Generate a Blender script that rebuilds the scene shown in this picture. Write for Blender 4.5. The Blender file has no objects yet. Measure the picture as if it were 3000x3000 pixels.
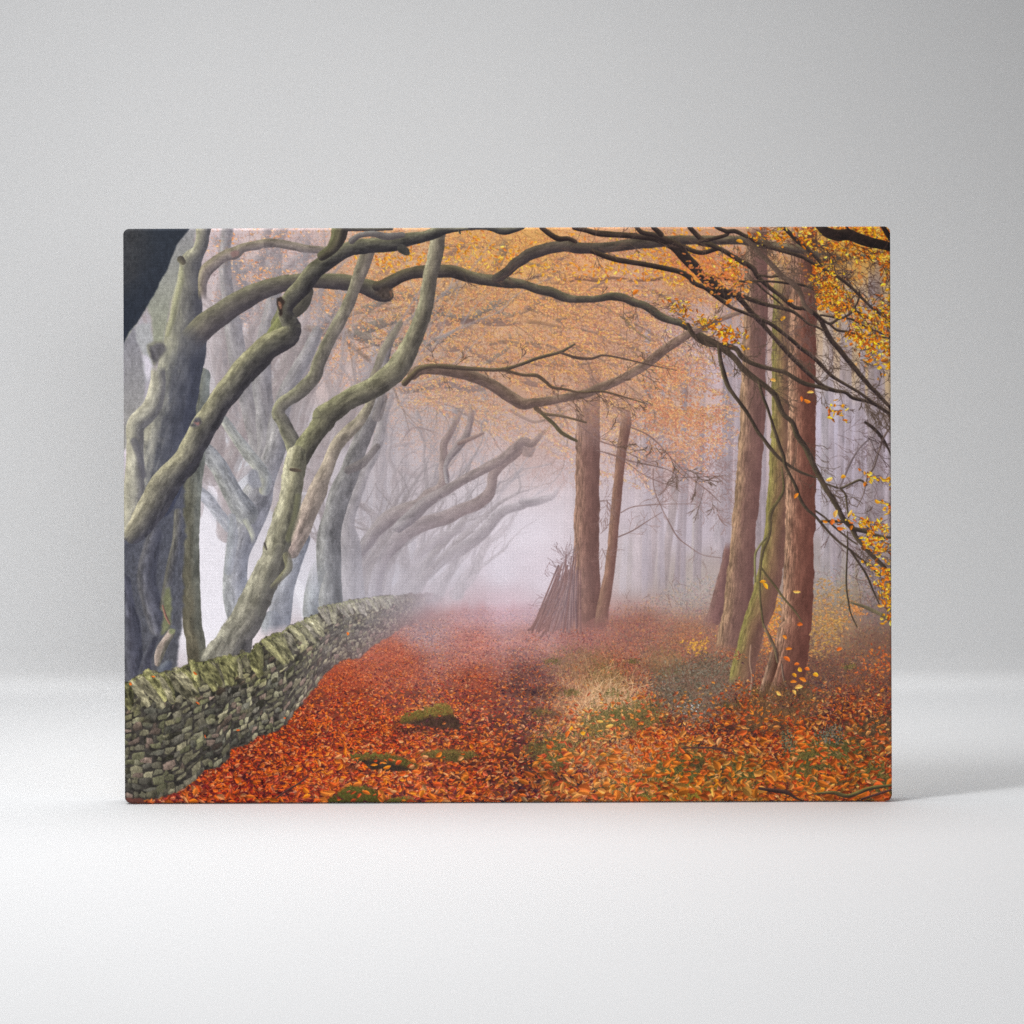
import bpy, bmesh, math
import numpy as np
from mathutils import Vector

scene = bpy.context.scene
R = math.radians

# ---------------------------------------------------------------- camera
CAM_H, CAM_D, PX_PER_M = 0.4202, 2.4, 2812.0
cam_data = bpy.data.cameras.new('camera')
cam = bpy.data.objects.new('camera', cam_data)
scene.collection.objects.link(cam)
cam.location = (0, -CAM_D, CAM_H)
cam.rotation_euler = (R(90), R(0.18), 0)
cam_data.sensor_width = 36
cam_data.lens = PX_PER_M * CAM_D / 3000 * 36
cam_data.shift_y = -328 / 3000
cam_data.clip_end = 100
cam_data.dof.use_dof = True
cam_data.dof.focus_distance = CAM_D
cam_data.dof.aperture_fstop = 1.1
scene.camera = cam

# ---------------------------------------------------------------- world and lamps
world = bpy.data.worlds.new('World'); scene.world = world
world.use_nodes = True
bg = world.node_tree.nodes['Background']
bg.inputs[0].default_value = (1, 1, 1, 1)
bg.inputs[1].default_value = 0.05


def area_lamp(name, loc, target, size, size_y, power, spread):
    ld = bpy.data.lights.new(name, 'AREA')
    ld.shape = 'RECTANGLE'; ld.size = size; ld.size_y = size_y; ld.energy = power; ld.spread = R(spread)
    o = bpy.data.objects.new(name, ld); scene.collection.objects.link(o)
    o.location = loc
    o.rotation_euler = (Vector(target) - Vector(loc)).to_track_quat('-Z', 'Y').to_euler()
    return o


LAMPS = [
    ('key_lamp', (-1.4, -1.05, 2.5), (0.1, 0.1, 0.05), 0.3, 1.5, 36, 180),
    ('top_lamp', (-0.42, -0.12, 1.3), (-0.42, -0.09, 0.0), 1.0, 0.7, 8.0, 180),
    ('back_lamp', (0.3, 0.32, 2.0), (0.3, 0.35, 0.0), 1.0, 0.7, 2.1, 80),
    ('front_lamp', (0.35, -3.0, 0.65), (0.0, 0.0, 0.05), 0.7, 0.7, 5.9, 70),
]
for a in LAMPS:
    area_lamp(*a)

scene.view_settings.view_transform = 'Standard'
scene.view_settings.look = 'None'
scene.view_settings.exposure = 0
scene.view_settings.gamma = 1
scene.view_settings.use_curve_mapping = False
scene.render.engine = 'CYCLES'
scene.cycles.max_bounces = 6
scene.cycles.use_denoising = False
scene.cycles.denoiser = 'OPENIMAGEDENOISE'
scene.cycles.denoising_input_passes = 'RGB_ALBEDO_NORMAL'
scene.cycles.denoising_prefilter = 'ACCURATE'

# ---------------------------------------------------------------- materials


def new_mat(name):
    m = bpy.data.materials.new(name); m.use_nodes = True
    return m, m.node_tree.nodes, m.node_tree.links, m.node_tree.nodes['Principled BSDF']


def paper_mat(name, value):
    m, N, L, b = new_mat(name)
    tc = N.new('ShaderNodeTexCoord')
    n1 = N.new('ShaderNodeTexNoise'); n1.inputs['Scale'].default_value = 330; n1.inputs['Detail'].default_value = 3
    n2 = N.new('ShaderNodeTexNoise'); n2.inputs['Scale'].default_value = 5; n2.inputs['Detail'].default_value = 4
    L.new(tc.outputs['Object'], n1.inputs['Vector']); L.new(tc.outputs['Object'], n2.inputs['Vector'])
    mx = N.new('ShaderNodeMath'); mx.operation = 'MULTIPLY_ADD'; mx.inputs[1].default_value = .05; mx.inputs[2].default_value = value - .025
    L.new(n1.outputs['Fac'], mx.inputs[0])
    m2 = N.new('ShaderNodeMath'); m2.operation = 'MULTIPLY_ADD'; m2.inputs[1].default_value = .02
    L.new(n2.outputs['Fac'], m2.inputs[0]); L.new(mx.outputs[0], m2.inputs[2])
    ti = N.new('ShaderNodeVectorMath'); ti.operation = 'SCALE'; ti.inputs[0].default_value = (.992, 1.0, 1.012)
    L.new(m2.outputs[0], ti.inputs['Scale']); L.new(ti.outputs[0], b.inputs['Base Color'])
    b.inputs['Roughness'].default_value = .75
    b.inputs['Specular IOR Level'].default_value = .2
    bp = N.new('ShaderNodeBump'); bp.inputs['Strength'].default_value = .05; bp.inputs['Distance'].default_value = .001
    L.new(n1.outputs['Fac'], bp.inputs['Height']); L.new(bp.outputs[0], b.inputs['Normal'])
    return m


def mesh_obj(name, verts, faces, mat, parent=None, smooth=True, uvs=None):
    me = bpy.data.meshes.new(name); me.from_pydata([tuple(v) for v in verts], [], faces)
    if uvs is not None:
        ul = me.uv_layers.new(name='UVMap')
        for p in me.polygons:
            for li in p.loop_indices:
                ul.data[li].uv = uvs[me.loops[li].vertex_index]
    me.materials.append(mat)
    for p in me.polygons:
        p.use_smooth = smooth
    o = bpy.data.objects.new(name, me); scene.collection.objects.link(o)
    if parent is not None:
        o.parent = parent
    return o


# ---------------------------------------------------------------- table top and wall, meeting in a small cove
WALL_Y, COVE, HALF = 0.97, 0.05, 2.6


def sweep(name, profile, mat):
    xs = np.linspace(-HALF, HALF, 3)
    v = [(x, y, z) for (y, z) in profile for x in xs]
    f = [(i * 3 + j, i * 3 + j + 1, i * 3 + j + 4, i * 3 + j + 3) for i in range(len(profile) - 1) for j in range(2)]
    o = mesh_obj(name, v, f, mat)
    o['kind'] = 'structure'
    return o


arc = [(WALL_Y - COVE + COVE * math.sin(t), COVE - COVE * math.cos(t)) for t in np.linspace(0, math.pi / 2, 25)]
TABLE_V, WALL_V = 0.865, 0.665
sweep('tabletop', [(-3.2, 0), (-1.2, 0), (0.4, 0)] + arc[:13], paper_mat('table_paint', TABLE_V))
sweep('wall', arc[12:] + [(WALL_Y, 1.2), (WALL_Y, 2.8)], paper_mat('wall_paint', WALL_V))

# ---------------------------------------------------------------- the printed picture, drawn stroke by stroke
PW, PH = 1800, 1348          # size of the drawing
PK = 0.8004                  # drawing pixels per unit of the plan the strokes are given in
TILES = {'A': (330, 640), 'B': (930, 640), 'C': (1530, 640), 'D': (2050, 640),
         'E': (330, 1240), 'F': (930, 1240), 'G': (1530, 1240), 'H': (2050, 1240),
         'I': (330, 1800), 'J': (930, 1800), 'K': (1530, 1800), 'L': (2050, 1800)}
ZS = 3.22
rng = np.random.default_rng(7)


def to_px(x, y):
    t = (y - 673) / 1684
    s = (x - 360 - 4.5 * t) / 2249
    t = (y - 673 + 7 * s) / 1684
    return s * PW, t * PH


def parse(spec, dims):
    out, ox, oy, sc = [], 0, 0, 1.0
    for tok in spec.split():
        if tok in TILES:
            ox, oy = TILES[tok]; sc = 1 / ZS
        elif tok == 'O':
            ox = oy = 0; sc = 1.5528
        elif tok == 'Q':
            ox, oy, sc = 360, 668, 1.035
        else:
            v = [float(q) for q in tok.split(',')]
            x, y = to_px(ox + v[0] * sc, oy + v[1] * sc)
            out.append((x, y) if dims == 2 else (x, y, (v[2] if len(v) > 2 else out[-1][2] / PK / sc) * sc * PK))
    return np.array(out, float)


def blur(a, r):
    r = int(round(r))
    if r < 1:
        return a
    for _ in range(2):
        for ax in (0, 1):
            pad = [(0, 0)] * a.ndim; pad[ax] = (r + 1, r)
            c = np.cumsum(np.pad(a, pad, mode='edge'), axis=ax, dtype=np.float64)
            n = a.shape[ax]
            hi = np.take(c, np.arange(2 * r + 1, 2 * r + 1 + n), axis=ax)
            lo = np.take(c, np.arange(0, n), axis=ax)
            a = ((hi - lo) / (2 * r + 1)).astype(np.float32)
    return a


def upsample(g, h, w):
    gh, gw = g.shape[:2]
    y = np.linspace(0, gh - 1.001, h); x = np.linspace(0, gw - 1.001, w)
    yi = y.astype(int); xi = x.astype(int)
    fy = (y - yi); fx = (x - xi)
    fy = fy * fy * (3 - 2 * fy); fx = fx * fx * (3 - 2 * fx)
    if g.ndim == 3:
        fy = fy[:, None, None]; fx = fx[None, :, None]
    else:
        fy = fy[:, None]; fx = fx[None, :]
    a = g[yi][:, xi]; b = g[yi][:, xi + 1]; c = g[yi + 1][:, xi]; d = g[yi + 1][:, xi + 1]
    return ((a * (1 - fx) + b * fx) * (1 - fy) + (c * (1 - fx) + d * fx) * fy).astype(np.float32)


def noise_field(h, w, cy, cx, octaves=4, fall=0.55):
    """value noise in about [-1, 1]; cy, cx are the cell sizes in pixels"""
    out = np.zeros((h, w), np.float32); amp = 1.0; tot = 0
    for _ in range(octaves):
        g = rng.uniform(-1, 1, (int(h / cy) + 3, int(w / cx) + 3)).astype(np.float32)
        out += amp * upsample(g, h, w); tot += amp * amp
        amp *= fall; cy = max(cy / 2, 1.01); cx = max(cx / 2, 1.01)
    return out / (tot ** .5) * 1.5


NT = noise_field(1024, 1024, 32, 32, 5, .65)
NF = noise_field(1024, 1024, 5, 5, 2, .7)


def samp(tex, y, x):
    n = tex.shape[0]
    y = np.asarray(y); x = np.asarray(x)
    y0 = np.floor(y).astype(int); x0 = np.floor(x).astype(int)
    fy = (y - y0).astype(np.float32); fx = (x - x0).astype(np.float32)
    y1 = (y0 + 1) % n; x1 = (x0 + 1) % n; y0 %= n; x0 %= n
    return (tex[y0, x0] * (1 - fx) + tex[y0, x1] * fx) * (1 - fy) + (tex[y1, x0] * (1 - fx) + tex[y1, x1] * fx) * fy


def spline(p, step):
    out = []
    q = np.vstack([2 * p[0] - p[1], p, 2 * p[-1] - p[-2]])
    for i in range(1, len(q) - 2):
        p0, p1, p2, p3 = q[i - 1], q[i], q[i + 1], q[i + 2]
        n = max(1, int(np.hypot(*(p2 - p1)[:2]) / step))
        t = (np.arange(n) / n)[:, None]
        out.append(.5 * (2 * p1 + (p2 - p0) * t + (2 * p0 - 5 * p1 + 4 * p2 - p3) * t ** 2 + (3 * p1 - p0 - 3 * p2 + p3) * t ** 3))
    out.append(p[-1:])
    return np.vstack(out)


def rgb(c):
    return np.array(c, np.float32) / 255.0


def pal_mix(s, pal):
    lit, mid, dark = [rgb(c) for c in pal]
    w = s[..., None]
    up = np.clip(w, 0, 1) ** 1.1; dn = np.clip(-w, 0, 1) ** .9
    return mid + (lit - mid) * up + (dark - mid) * dn


class Pic:
    def __init__(self):
        self.b = np.zeros((PH, PW, 3), np.float32)

    def blend(self, y0, x0, col, a):
        h, w = a.shape
        v = self.b[y0:y0 + h, x0:x0 + w]
        v += (col - v) * a[..., None]

    # a tapered limb: shaded across by a light direction, mottled along its length
    def tube(self, spec, pal, pal2=None, light=(-.8, -.6), soft=1.2, nz=.07, fl=40, fc=15, jag=.6, alpha=1.0, bark=0, fade=None, seed=None, ends=(0, 0)):
        p = parse(spec, 3) if isinstance(spec, str) else spec
        rm = p[:, 2].max()
        q = spline(p, max(2.0, min(7.0, rm * .35)))
        q[:, 2] = np.maximum(q[:, 2], .35)
        m = rm + 4 + soft
        x0 = int(max(0, np.floor(q[:, 0].min() - m))); x1 = int(min(PW, np.ceil(q[:, 0].max() + m)))
        y0 = int(max(0, np.floor(q[:, 1].min() - m))); y1 = int(min(PH, np.ceil(q[:, 1].max() + m)))
        if x1 <= x0 or y1 <= y0:
            return
        H, W = y1 - y0, x1 - x0
        best = np.full((H, W), 1e6, np.float32)
        S = np.zeros((H, W), np.float32); V = np.zeros((H, W), np.float32); U = np.zeros((H, W), np.float32)
        L = np.array(light) / np.hypot(*light)
        seg = np.hypot(*(q[1:, :2] - q[:-1, :2]).T); cum = np.concatenate([[0], np.cumsum(seg)])
        for i in range(len(q) - 1):
            ax, ay, ar = q[i]; bx, by, br = q[i + 1]
            mm = max(ar, br) + 3 + soft
            sx0 = max(x0, int(min(ax, bx) - mm)); sx1 = min(x1, int(max(ax, bx) + mm) + 1)
            sy0 = max(y0, int(min(ay, by) - mm)); sy1 = min(y1, int(max(ay, by) + mm) + 1)
            if sx1 <= sx0 or sy1 <= sy0:
                continue
            Y, X = np.mgrid[sy0:sy1, sx0:sx1].astype(np.float32)
            dx, dy = bx - ax, by - ay; l2 = dx * dx + dy * dy + 1e-9
            t = np.clip(((X - ax) * dx + (Y - ay) * dy) / l2, 0, 1)
            ex = X - ax - t * dx; ey = Y - ay - t * dy
            d = np.sqrt(ex * ex + ey * ey); r = ar + (br - ar) * t
            sd = d - r
            sl = np.s_[sy0 - y0:sy1 - y0, sx0 - x0:sx1 - x0]
            k = sd < best[sl]
            best[sl][k] = sd[k]
            ln = np.sqrt(l2); lat = (dx * ey - dy * ex) / ln
            nl = np.clip(1.4 * (-dy * L[0] + dx * L[1]) / ln, -1, 1)
            S[sl][k] = (lat / r * nl)[k]
            tv = ((X - ax) * dx + (Y - ay) * dy) / l2
            tv = tv if i in (0, len(q) - 2) else t
            V[sl][k] = (cum[i] + tv * seg[i])[k]
            U[sl][k] = (lat / max(rm * .5, 1))[k]
        o = rng.uniform(0, 1000, 2) if seed is None else np.array([seed * 37.1, seed * 91.7])
        ok = best < soft + 3
        n1 = np.zeros((H, W), np.float32); n2 = n1.copy()
        n1[ok] = samp(NT, V[ok] * 32 / fl + o[0], U[ok] * 32 * rm / fc / 2 + o[1])
        n2[ok] = samp(NF, V[ok] * 1.3 + o[1], U[ok] * rm * 1.0 + o[0])
        if jag:
            best = best + jag * n1 * min(1.5, .25 + rm * .06)
        a = np.clip(.5 - best / soft, 0, 1) * alpha
        if ends[0]:
            a = a * np.clip(V / (q[0, 2] * ends[0]), 0, 1)
        if ends[1]:
            a = a * np.clip((cum[-1] - V) / (q[-1, 2] * ends[1]), 0, 1)
        s = np.clip(S * 1.3 + .14 * n1 - .14, -1, 1)
        col = pal_mix(s, pal)
        if pal2 is not None:
            f = np.clip(V / cum[-1], 0, 1)[..., None]
            col = col + (pal_mix(s, pal2) - col) * f
        if bark:
            u = np.clip(U, -3, 3)
            warp = np.zeros((H, W), np.float32)
            warp[ok] = samp(NT, V[ok] * .5 + o[1], u[ok] * 14 + o[0]) * 7
            cr = np.zeros((H, W), np.float32)
            cr[ok] = samp(NT, V[ok] * .9 + warp[ok] * 1.0 + o[0], u[ok] * rm * 5.5 + warp[ok] * 1.2 + o[1])
            c2 = np.zeros((H, W), np.float32)
            c2[ok] = samp(NF, V[ok] * .42 + o[0], u[ok] * rm * 1.2 + warp[ok] * .5 + o[1])
            lightside = np.clip(s * .8 + .45, .12, 1)
            col = col * (1 + bark * (.22 * np.clip(cr, -1.2, .8) + .20 * np.clip(c2, -1, .8)) * lightside)[..., None]
        col = col * (1 + nz * .8 * n1 + nz * .4 * n2)[..., None]
        if rm > 9 and not bark:
            n3 = np.zeros((H, W), np.float32); n4 = n3.copy()
            n3[ok] = samp(NT, V[ok] * .8 + o[1] * 3, U[ok] * rm * 1.3 + o[0] * 2)
            n4[ok] = samp(NT, V[ok] * 2.6 + U[ok] * 12 + o[0], U[ok] * rm * 1.0 + o[1])
            pat = np.clip((n3 - .35) * 3.5, 0, 1) * np.clip(s + .7, 0, 1)
            drk = np.clip((-n3 - .45) * 3.5, 0, 1)
            k = nz / .08
            col = col * (1 + k * (.11 * pat - .12 * drk + .04 * n4))[..., None]
        if fade is not None:      # fade the last / first part into what lies behind
            f0, f1 = fade
            vv = V / cum[-1]
            if f0 > 0: a = a * np.clip(vv / f0, 0, 1)
            if f1 > 0: a = a * np.clip((1 - vv) / f1, 0, 1)
        self.blend(y0, x0, col, a)

    def mask(self, spec, rough=0.0, soft=0.0, cell=14):
        p = parse(spec, 2) if isinstance(spec, str) else spec
        m = rough * 2 + soft * 2 + 3
        x0 = int(max(0, p[:, 0].min() - m)); x1 = int(min(PW, p[:, 0].max() + m))
        y0 = int(max(0, p[:, 1].min() - m)); y1 = int(min(PH, p[:, 1].max() + m))
        Y, X = np.mgrid[y0:y1, x0:x1].astype(np.float32)
        if rough:
            X = X + rough * noise_field(*X.shape, cell, cell, 3); Y = Y + rough * noise_field(*X.shape, cell, cell, 3)
        ins = np.zeros(X.shape, bool)
        n = len(p)
        for i in range(n):
            ax, ay = p[i]; bx, by = p[(i + 1) % n]
            if ay == by:
                continue
            c = ((ay > Y) != (by > Y)) & (X < (bx - ax) * (Y - ay) / (by - ay) + ax)
            ins ^= c
        a = ins.astype(np.float32)
        if soft:
            a = blur(a, soft)
        return y0, x0, a

    def poly(self, spec, col, rough=0., soft=1., alpha=1., nz=.05, cell=14, grad=None):
        y0, x0, a = self.mask(spec, rough, soft, cell)
        c = np.ones(a.shape + (3,), np.float32) * rgb(col)
        if grad is not None:
            c2, axis = grad
            f = np.linspace(0, 1, a.shape[axis])
            f = f[:, None] if axis == 0 else f[None, :]
            c = c + (rgb(c2) - rgb(col)) * (f * np.ones(a.shape))[..., None].astype(np.float32)
        n = noise_field(*a.shape, 9, 6, 4, .7)
        c = c * (1 + nz * n)[..., None]
        self.blend(y0, x0, c, a * alpha)

    # many leaves in one go (later ones lie on top)
    def leaves(self, x, y, ln, wd, ang, col, alpha=1.0, point=.75, vein=.12):
        n = len(x)
        ln = np.broadcast_to(np.asarray(ln, float), n); wd = np.broadcast_to(np.asarray(wd, float), n)
        step = 3000
        for i in range(0, n, step):
            sl = slice(i, i + step)
            R = int(np.ceil(ln[sl].max())) + 1
            g = np.arange(-R, R + 1)
            cx = np.round(x[sl]).astype(int); cy = np.round(y[sl]).astype(int)
            X = g[None, None, :] - (x[sl] - cx)[:, None, None]; Y = g[None, :, None] - (y[sl] - cy)[:, None, None]
            ca = np.cos(ang[sl])[:, None, None]; sa = np.sin(ang[sl])[:, None, None]
            u = (X * ca + Y * sa) / ln[sl][:, None, None]; v = (-X * sa + Y * ca) / wd[sl][:, None, None]
            v = v + .35 * u * u * np.sign(np.sin(ang[sl] * 37))[:, None, None]
            ins = (np.abs(u) < 1) & (np.abs(v) < np.clip(1 - u * u, 0, 1) ** point)
            k, jy, jx = np.nonzero(ins)
            py = cy[k] + g[jy]; px = cx[k] + g[jx]
            ok = (py >= 0) & (py < PH) & (px >= 0) & (px < PW)
            k, jy, jx, py, px = k[ok], jy[ok], jx[ok], py[ok], px[ok]
            uu = u[k, jy, jx]; vv = v[k, jy, jx]
            sh = 1 + vein * np.tanh(vv * 3) * np.sign(np.sin(ang[sl] * 91))[k] - .8 * vein * (np.abs(vv) < .16)  + vein * .6 * uu
            c = col[sl][k] * sh[:, None]
            if alpha < 1:
                c = self.b[py, px] * (1 - alpha) + c * alpha
            self.b[py, px] = c

    # many fine lines: arrays of start, angle, length, curvature, width
    def hairs(self, x, y, ang, ln, curv, wd, col, alpha=1.0, taper=True):
        n = len(x)
        m = int(np.ceil(np.max(ln) / .7)) + 1
        t = np.linspace(0, 1, m)[None, :]
        th = ang[:, None] + curv[:, None] * t
        ds = (ln / (m - 1))[:, None]
        X = x[:, None] + np.cumsum(np.cos(th) * ds, 1); Y = y[:, None] + np.cumsum(np.sin(th) * ds, 1)
        W = wd[:, None] * (1 - .8 * t if taper else np.ones_like(t))
        K = int(np.ceil(np.max(wd)))
        C = np.repeat(col[:, None, :], m, 1)
        A = np.zeros((PH, PW), bool)
        for oy in range(-K, K + 1):
            for ox in range(-K, K + 1):
                k = np.hypot(ox, oy) <= W / 2 + .25
                py = np.round(Y + oy).astype(int); px = np.round(X + ox).astype(int)
                k &= (py >= 0) & (py < PH) & (px >= 0) & (px < PW)
                py, px = py[k], px[k]
                c = C[k]
                if alpha < 1:
                    fresh = ~A[py, px]
                    A[py, px] = True
                    py, px, c = py[fresh], px[fresh], c[fresh]
                    c = self.b[py, px] * (1 - alpha) + c * alpha
                self.b[py, px] = c

    # a branching spray of twigs: grows children from random points of each twig
    def spray(self, starts, depth, ln, spread, col, wd, alpha=.8, kids=(3, 6), wig=.9, jitter=.06):
        ends = []
        xs, ys, an = (np.array(v, float) for v in starts)
        L = np.full(len(xs), ln, float) * rng.uniform(.6, 1.3, len(xs)); w = np.full(len(xs), wd, float)
        for d in range(depth):
            cv = rng.normal(0, wig * .6, len(xs))
            c = rgb(col) * (1 + rng.normal(0, jitter, (len(xs), 1))).astype(np.float32)
            self.hairs(xs, ys, an, L, cv, w, c.astype(np.float32), alpha)
            nx, ny, na, nl, nw = [], [], [], [], []
            for i in range(len(xs)):
                for _ in range(rng.integers(*kids)):
                    t = rng.uniform(.25, 1)
                    th = an[i] + cv[i] * t * .5
                    nx.append(xs[i] + np.cos(th) * L[i] * t); ny.append(ys[i] + np.sin(th) * L[i] * t)
                    na.append(an[i] + cv[i] * t + rng.choice([-1, 1]) * rng.uniform(.25, 1) * spread)
                    nl.append(L[i] * rng.uniform(.35, .7)); nw.append(max(.8, w[i] * .7))
            xs, ys, an, L, w = (np.array(v) for v in (nx, ny, na, nl, nw))
            ends.append(np.stack([xs, ys, an], 1))
        return np.vstack(ends)

    def grow(self, x, y, ang, ln, r, depth, pal, bend=0., alpha=.8, soft=2., kids=(2, 4), wob=.22, up=False):
        pts = [(x, y, r)]; a = ang; lim = rng.uniform(.1, 1.0)
        n = 6
        for i in range(n):
            a += bend / n + rng.normal(0, wob)
            if up: a = min(max(a, -2.9), -lim)
            x += math.cos(a) * ln / n; y += math.sin(a) * ln / n
            pts.append((x, y, r * (1 - .5 * (i + 1) / n)))
        p = np.array(pts)
        self.tube(p, pal, soft=soft, nz=.05, alpha=alpha, light=(-.5, -.85), jag=.4)
        if depth <= 0 or r < .7:
            return
        self.grow(x, y, a, ln * rng.uniform(.6, .85), r * .52, depth - 1, pal, bend, alpha, soft, kids, wob, up)
        for _ in range(rng.integers(*kids)):
            i = rng.integers(2, n)
            px, py, pr = pts[i]
            d = math.atan2(pts[i + 1][1] - py, pts[i + 1][0] - px) + rng.choice([-1, 1]) * rng.uniform(.3, .85)
            self.grow(px, py, d, ln * rng.uniform(.4, .75), pr * rng.uniform(.4, .65), depth - 1, pal, bend * .6, alpha, soft, kids, wob, up)

    def twigs(self, spec, n, col, ln, wd=1.2, depth=3, alpha=.85, spread=.7, t0=0.):
        q = spline(parse(spec, 2), 3.0)
        i = rng.integers(int(len(q) * t0), len(q) - 1, n)
        a = np.arctan2(q[i + 1, 1] - q[i, 1], q[i + 1, 0] - q[i, 0]) + rng.choice([-1, 1], n) * rng.uniform(.3, 1.1, n)
        self.spray((q[i, 0], q[i, 1], a), depth, ln, spread, col, wd, alpha, (2, 4))

    def veil(self, ox, oy, rx, ry, col, a):
        x, y = to_px(ox * 1.5528, oy * 1.5528)
        rx *= 1.5528 * PK; ry *= 1.5528 * PK
        Y, X = np.mgrid[0:PH, 0:PW].astype(np.float32)
        g = np.exp(-((X - x) / rx) ** 2 - ((Y - y) / ry) ** 2) * a
        g = g * (1 + .12 * VN)
        self.b += (rgb(col) - self.b) * np.clip(g, 0, 1)[..., None]


VN = noise_field(PH, PW, 120, 160, 4)

UNDER = """300,480,150,148,150 420,470,206,188,190 480,500,212,192,188 560,470,204,182,180 430,620,206,195,197 480,720,200,197,202
560,620,196,182,182 650,560,200,160,128 700,650,196,172,160 640,720,200,180,176 750,500,212,172,136 900,480,222,168,108 900,600,206,164,132
800,680,196,166,148 850,800,184,166,162 750,850,180,170,172 700,950,180,175,180 1000,560,214,166,126 1000,480,222,168,102 1100,520,212,158,116
1100,650,208,162,134 1000,720,200,156,130 1200,700,206,162,136 1200,560,208,162,136 1300,520,196,145,108 1300,620,200,176,180 1350,700,204,182,188
1280,760,206,170,152 1250,850,195,168,164 1350,850,194,176,182 1000,850,194,164,155 950,900,200,185,186 1050,900,203,180,180 900,950,206,199,204
1000,1000,222,214,223 950,1080,226,217,228 1030,1100,226,216,227 850,1080,208,200,208 1050,950,214,202,208 750,1080,200,195,204 650,1080,204,200,208
400,1000,225,222,230 390,1120,242,238,244 410,1200,242,238,244 570,1100,232,230,238 1200,950,190,175,182 1300,1000,190,178,188 1200,1080,178,165,165
1300,1100,170,156,150 1450,600,180,150,140 1600,600,196,170,140 1600,480,205,155,80 1660,700,192,165,130 1580,800,195,185,200 1580,950,192,182,196
1640,850,185,172,185 1570,1080,166,156,156 1600,1120,152,136,118 1660,1150,128,104,96 1580,1180,160,128,98 1650,1230,126,92,75 1400,500,190,150,125
240,700,175,170,180 240,830,225,215,225 480,900,206,206,212 520,800,200,198,203 600,850,204,197,203 250,1100,100,98,108
950,1150,205,172,182 900,1165,192,156,162 1000,1160,200,170,180 800,1180,170,140,142 900,1210,182,120,110 1000,1210,178,126,118 750,1260,180,96,74
650,1310,176,80,52 900,1300,168,88,66 1000,1280,126,82,74 550,1400,168,68,36 700,1400,178,78,42 450,1480,154,56,32 900,1450,168,82,46 1000,1480,112,66,54
1100,1200,160,106,98 1200,1200,156,106,92 1150,1280,158,96,72 1150,1340,186,132,98 1250,1400,172,86,50 1300,1230,160,110,88 1280,1310,112,98,84
1400,1360,134,74,50 1500,1420,142,70,40 1600,1350,112,66,50 1650,1480,110,60,38 1400,1480,110,74,42 1300,1500,116,72,40 1550,1300,112,80,66 1650,1300,120,76,58"""


def under_painting():
    d = np.array([[float(q) for q in t.split(',')] for t in UNDER.split()])
    px, py = to_px(d[:, 0] * 1.5528, d[:, 1] * 1.5528)
    gh, gw = PH // 8 + 2, PW // 8 + 2
    Y, X = np.mgrid[0:gh, 0:gw] * 8.0
    acc = np.zeros((gh, gw, 3)); wt = np.zeros((gh, gw))
    for i in range(len(d)):
        w = 1 / (((X - px[i]) ** 2 + (Y - py[i]) ** 2) + 900) ** 1.8
        acc += w[..., None] * d[i, 2:] / 255; wt += w
    return upsample((acc / wt[..., None]).astype(np.float32), PH, PW)


def scatter(spec, n, rough=10):
    """n random points inside an outline"""
    p = parse(spec, 2)
    x0, y0 = p.min(0); x1, y1 = p.max(0)
    out = np.zeros((0, 2))
    while len(out) < n:
        q = rng.uniform((x0, y0), (x1, y1), (n * 2, 2))
        ins = np.zeros(len(q), bool)
        for i in range(len(p)):
            ax, ay = p[i]; bx, by = p[(i + 1) % len(p)]
            if ay != by:
                ins ^= ((ay > q[:, 1]) != (by > q[:, 1])) & (q[:, 0] < (bx - ax) * (q[:, 1] - ay) / (by - ay) + ax)
        out = np.vstack([out, q[ins]])
    out = out[:n] + rng.normal(0, rough, (n, 2))
    return out[:, 0], out[:, 1]


def pick(cols, n, jit=.08):
    c = np.array(cols, np.float32)[rng.integers(0, len(cols), n)] / 255
    return (c * (1 + rng.normal(0, jit, (n, 1)))).astype(np.float32)


def at(img, x, y):
    return img[np.clip(y.astype(int), 0, PH - 1), np.clip(x.astype(int), 0, PW - 1)]


ORANGE = [(236, 162, 84), (228, 144, 78), (214, 130, 84), (242, 182, 92), (202, 124, 90), (246, 194, 108), (190, 120, 96), (232, 174, 122), (244, 176, 66), (182, 114, 88)]
YELLOW = [(238, 168, 30), (230, 146, 26), (240, 184, 48), (218, 122, 28), (204, 104, 30), (240, 192, 84), (228, 150, 60), (186, 92, 36), (160, 90, 40)]
LITTER = [(220, 100, 36), (206, 82, 32), (188, 66, 32), (160, 52, 32), (232, 122, 50), (224, 136, 84), (120, 44, 36), (234, 112, 32), (196, 88, 56), (212, 94, 38), (136, 54, 42), (98, 44, 40)]


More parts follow.
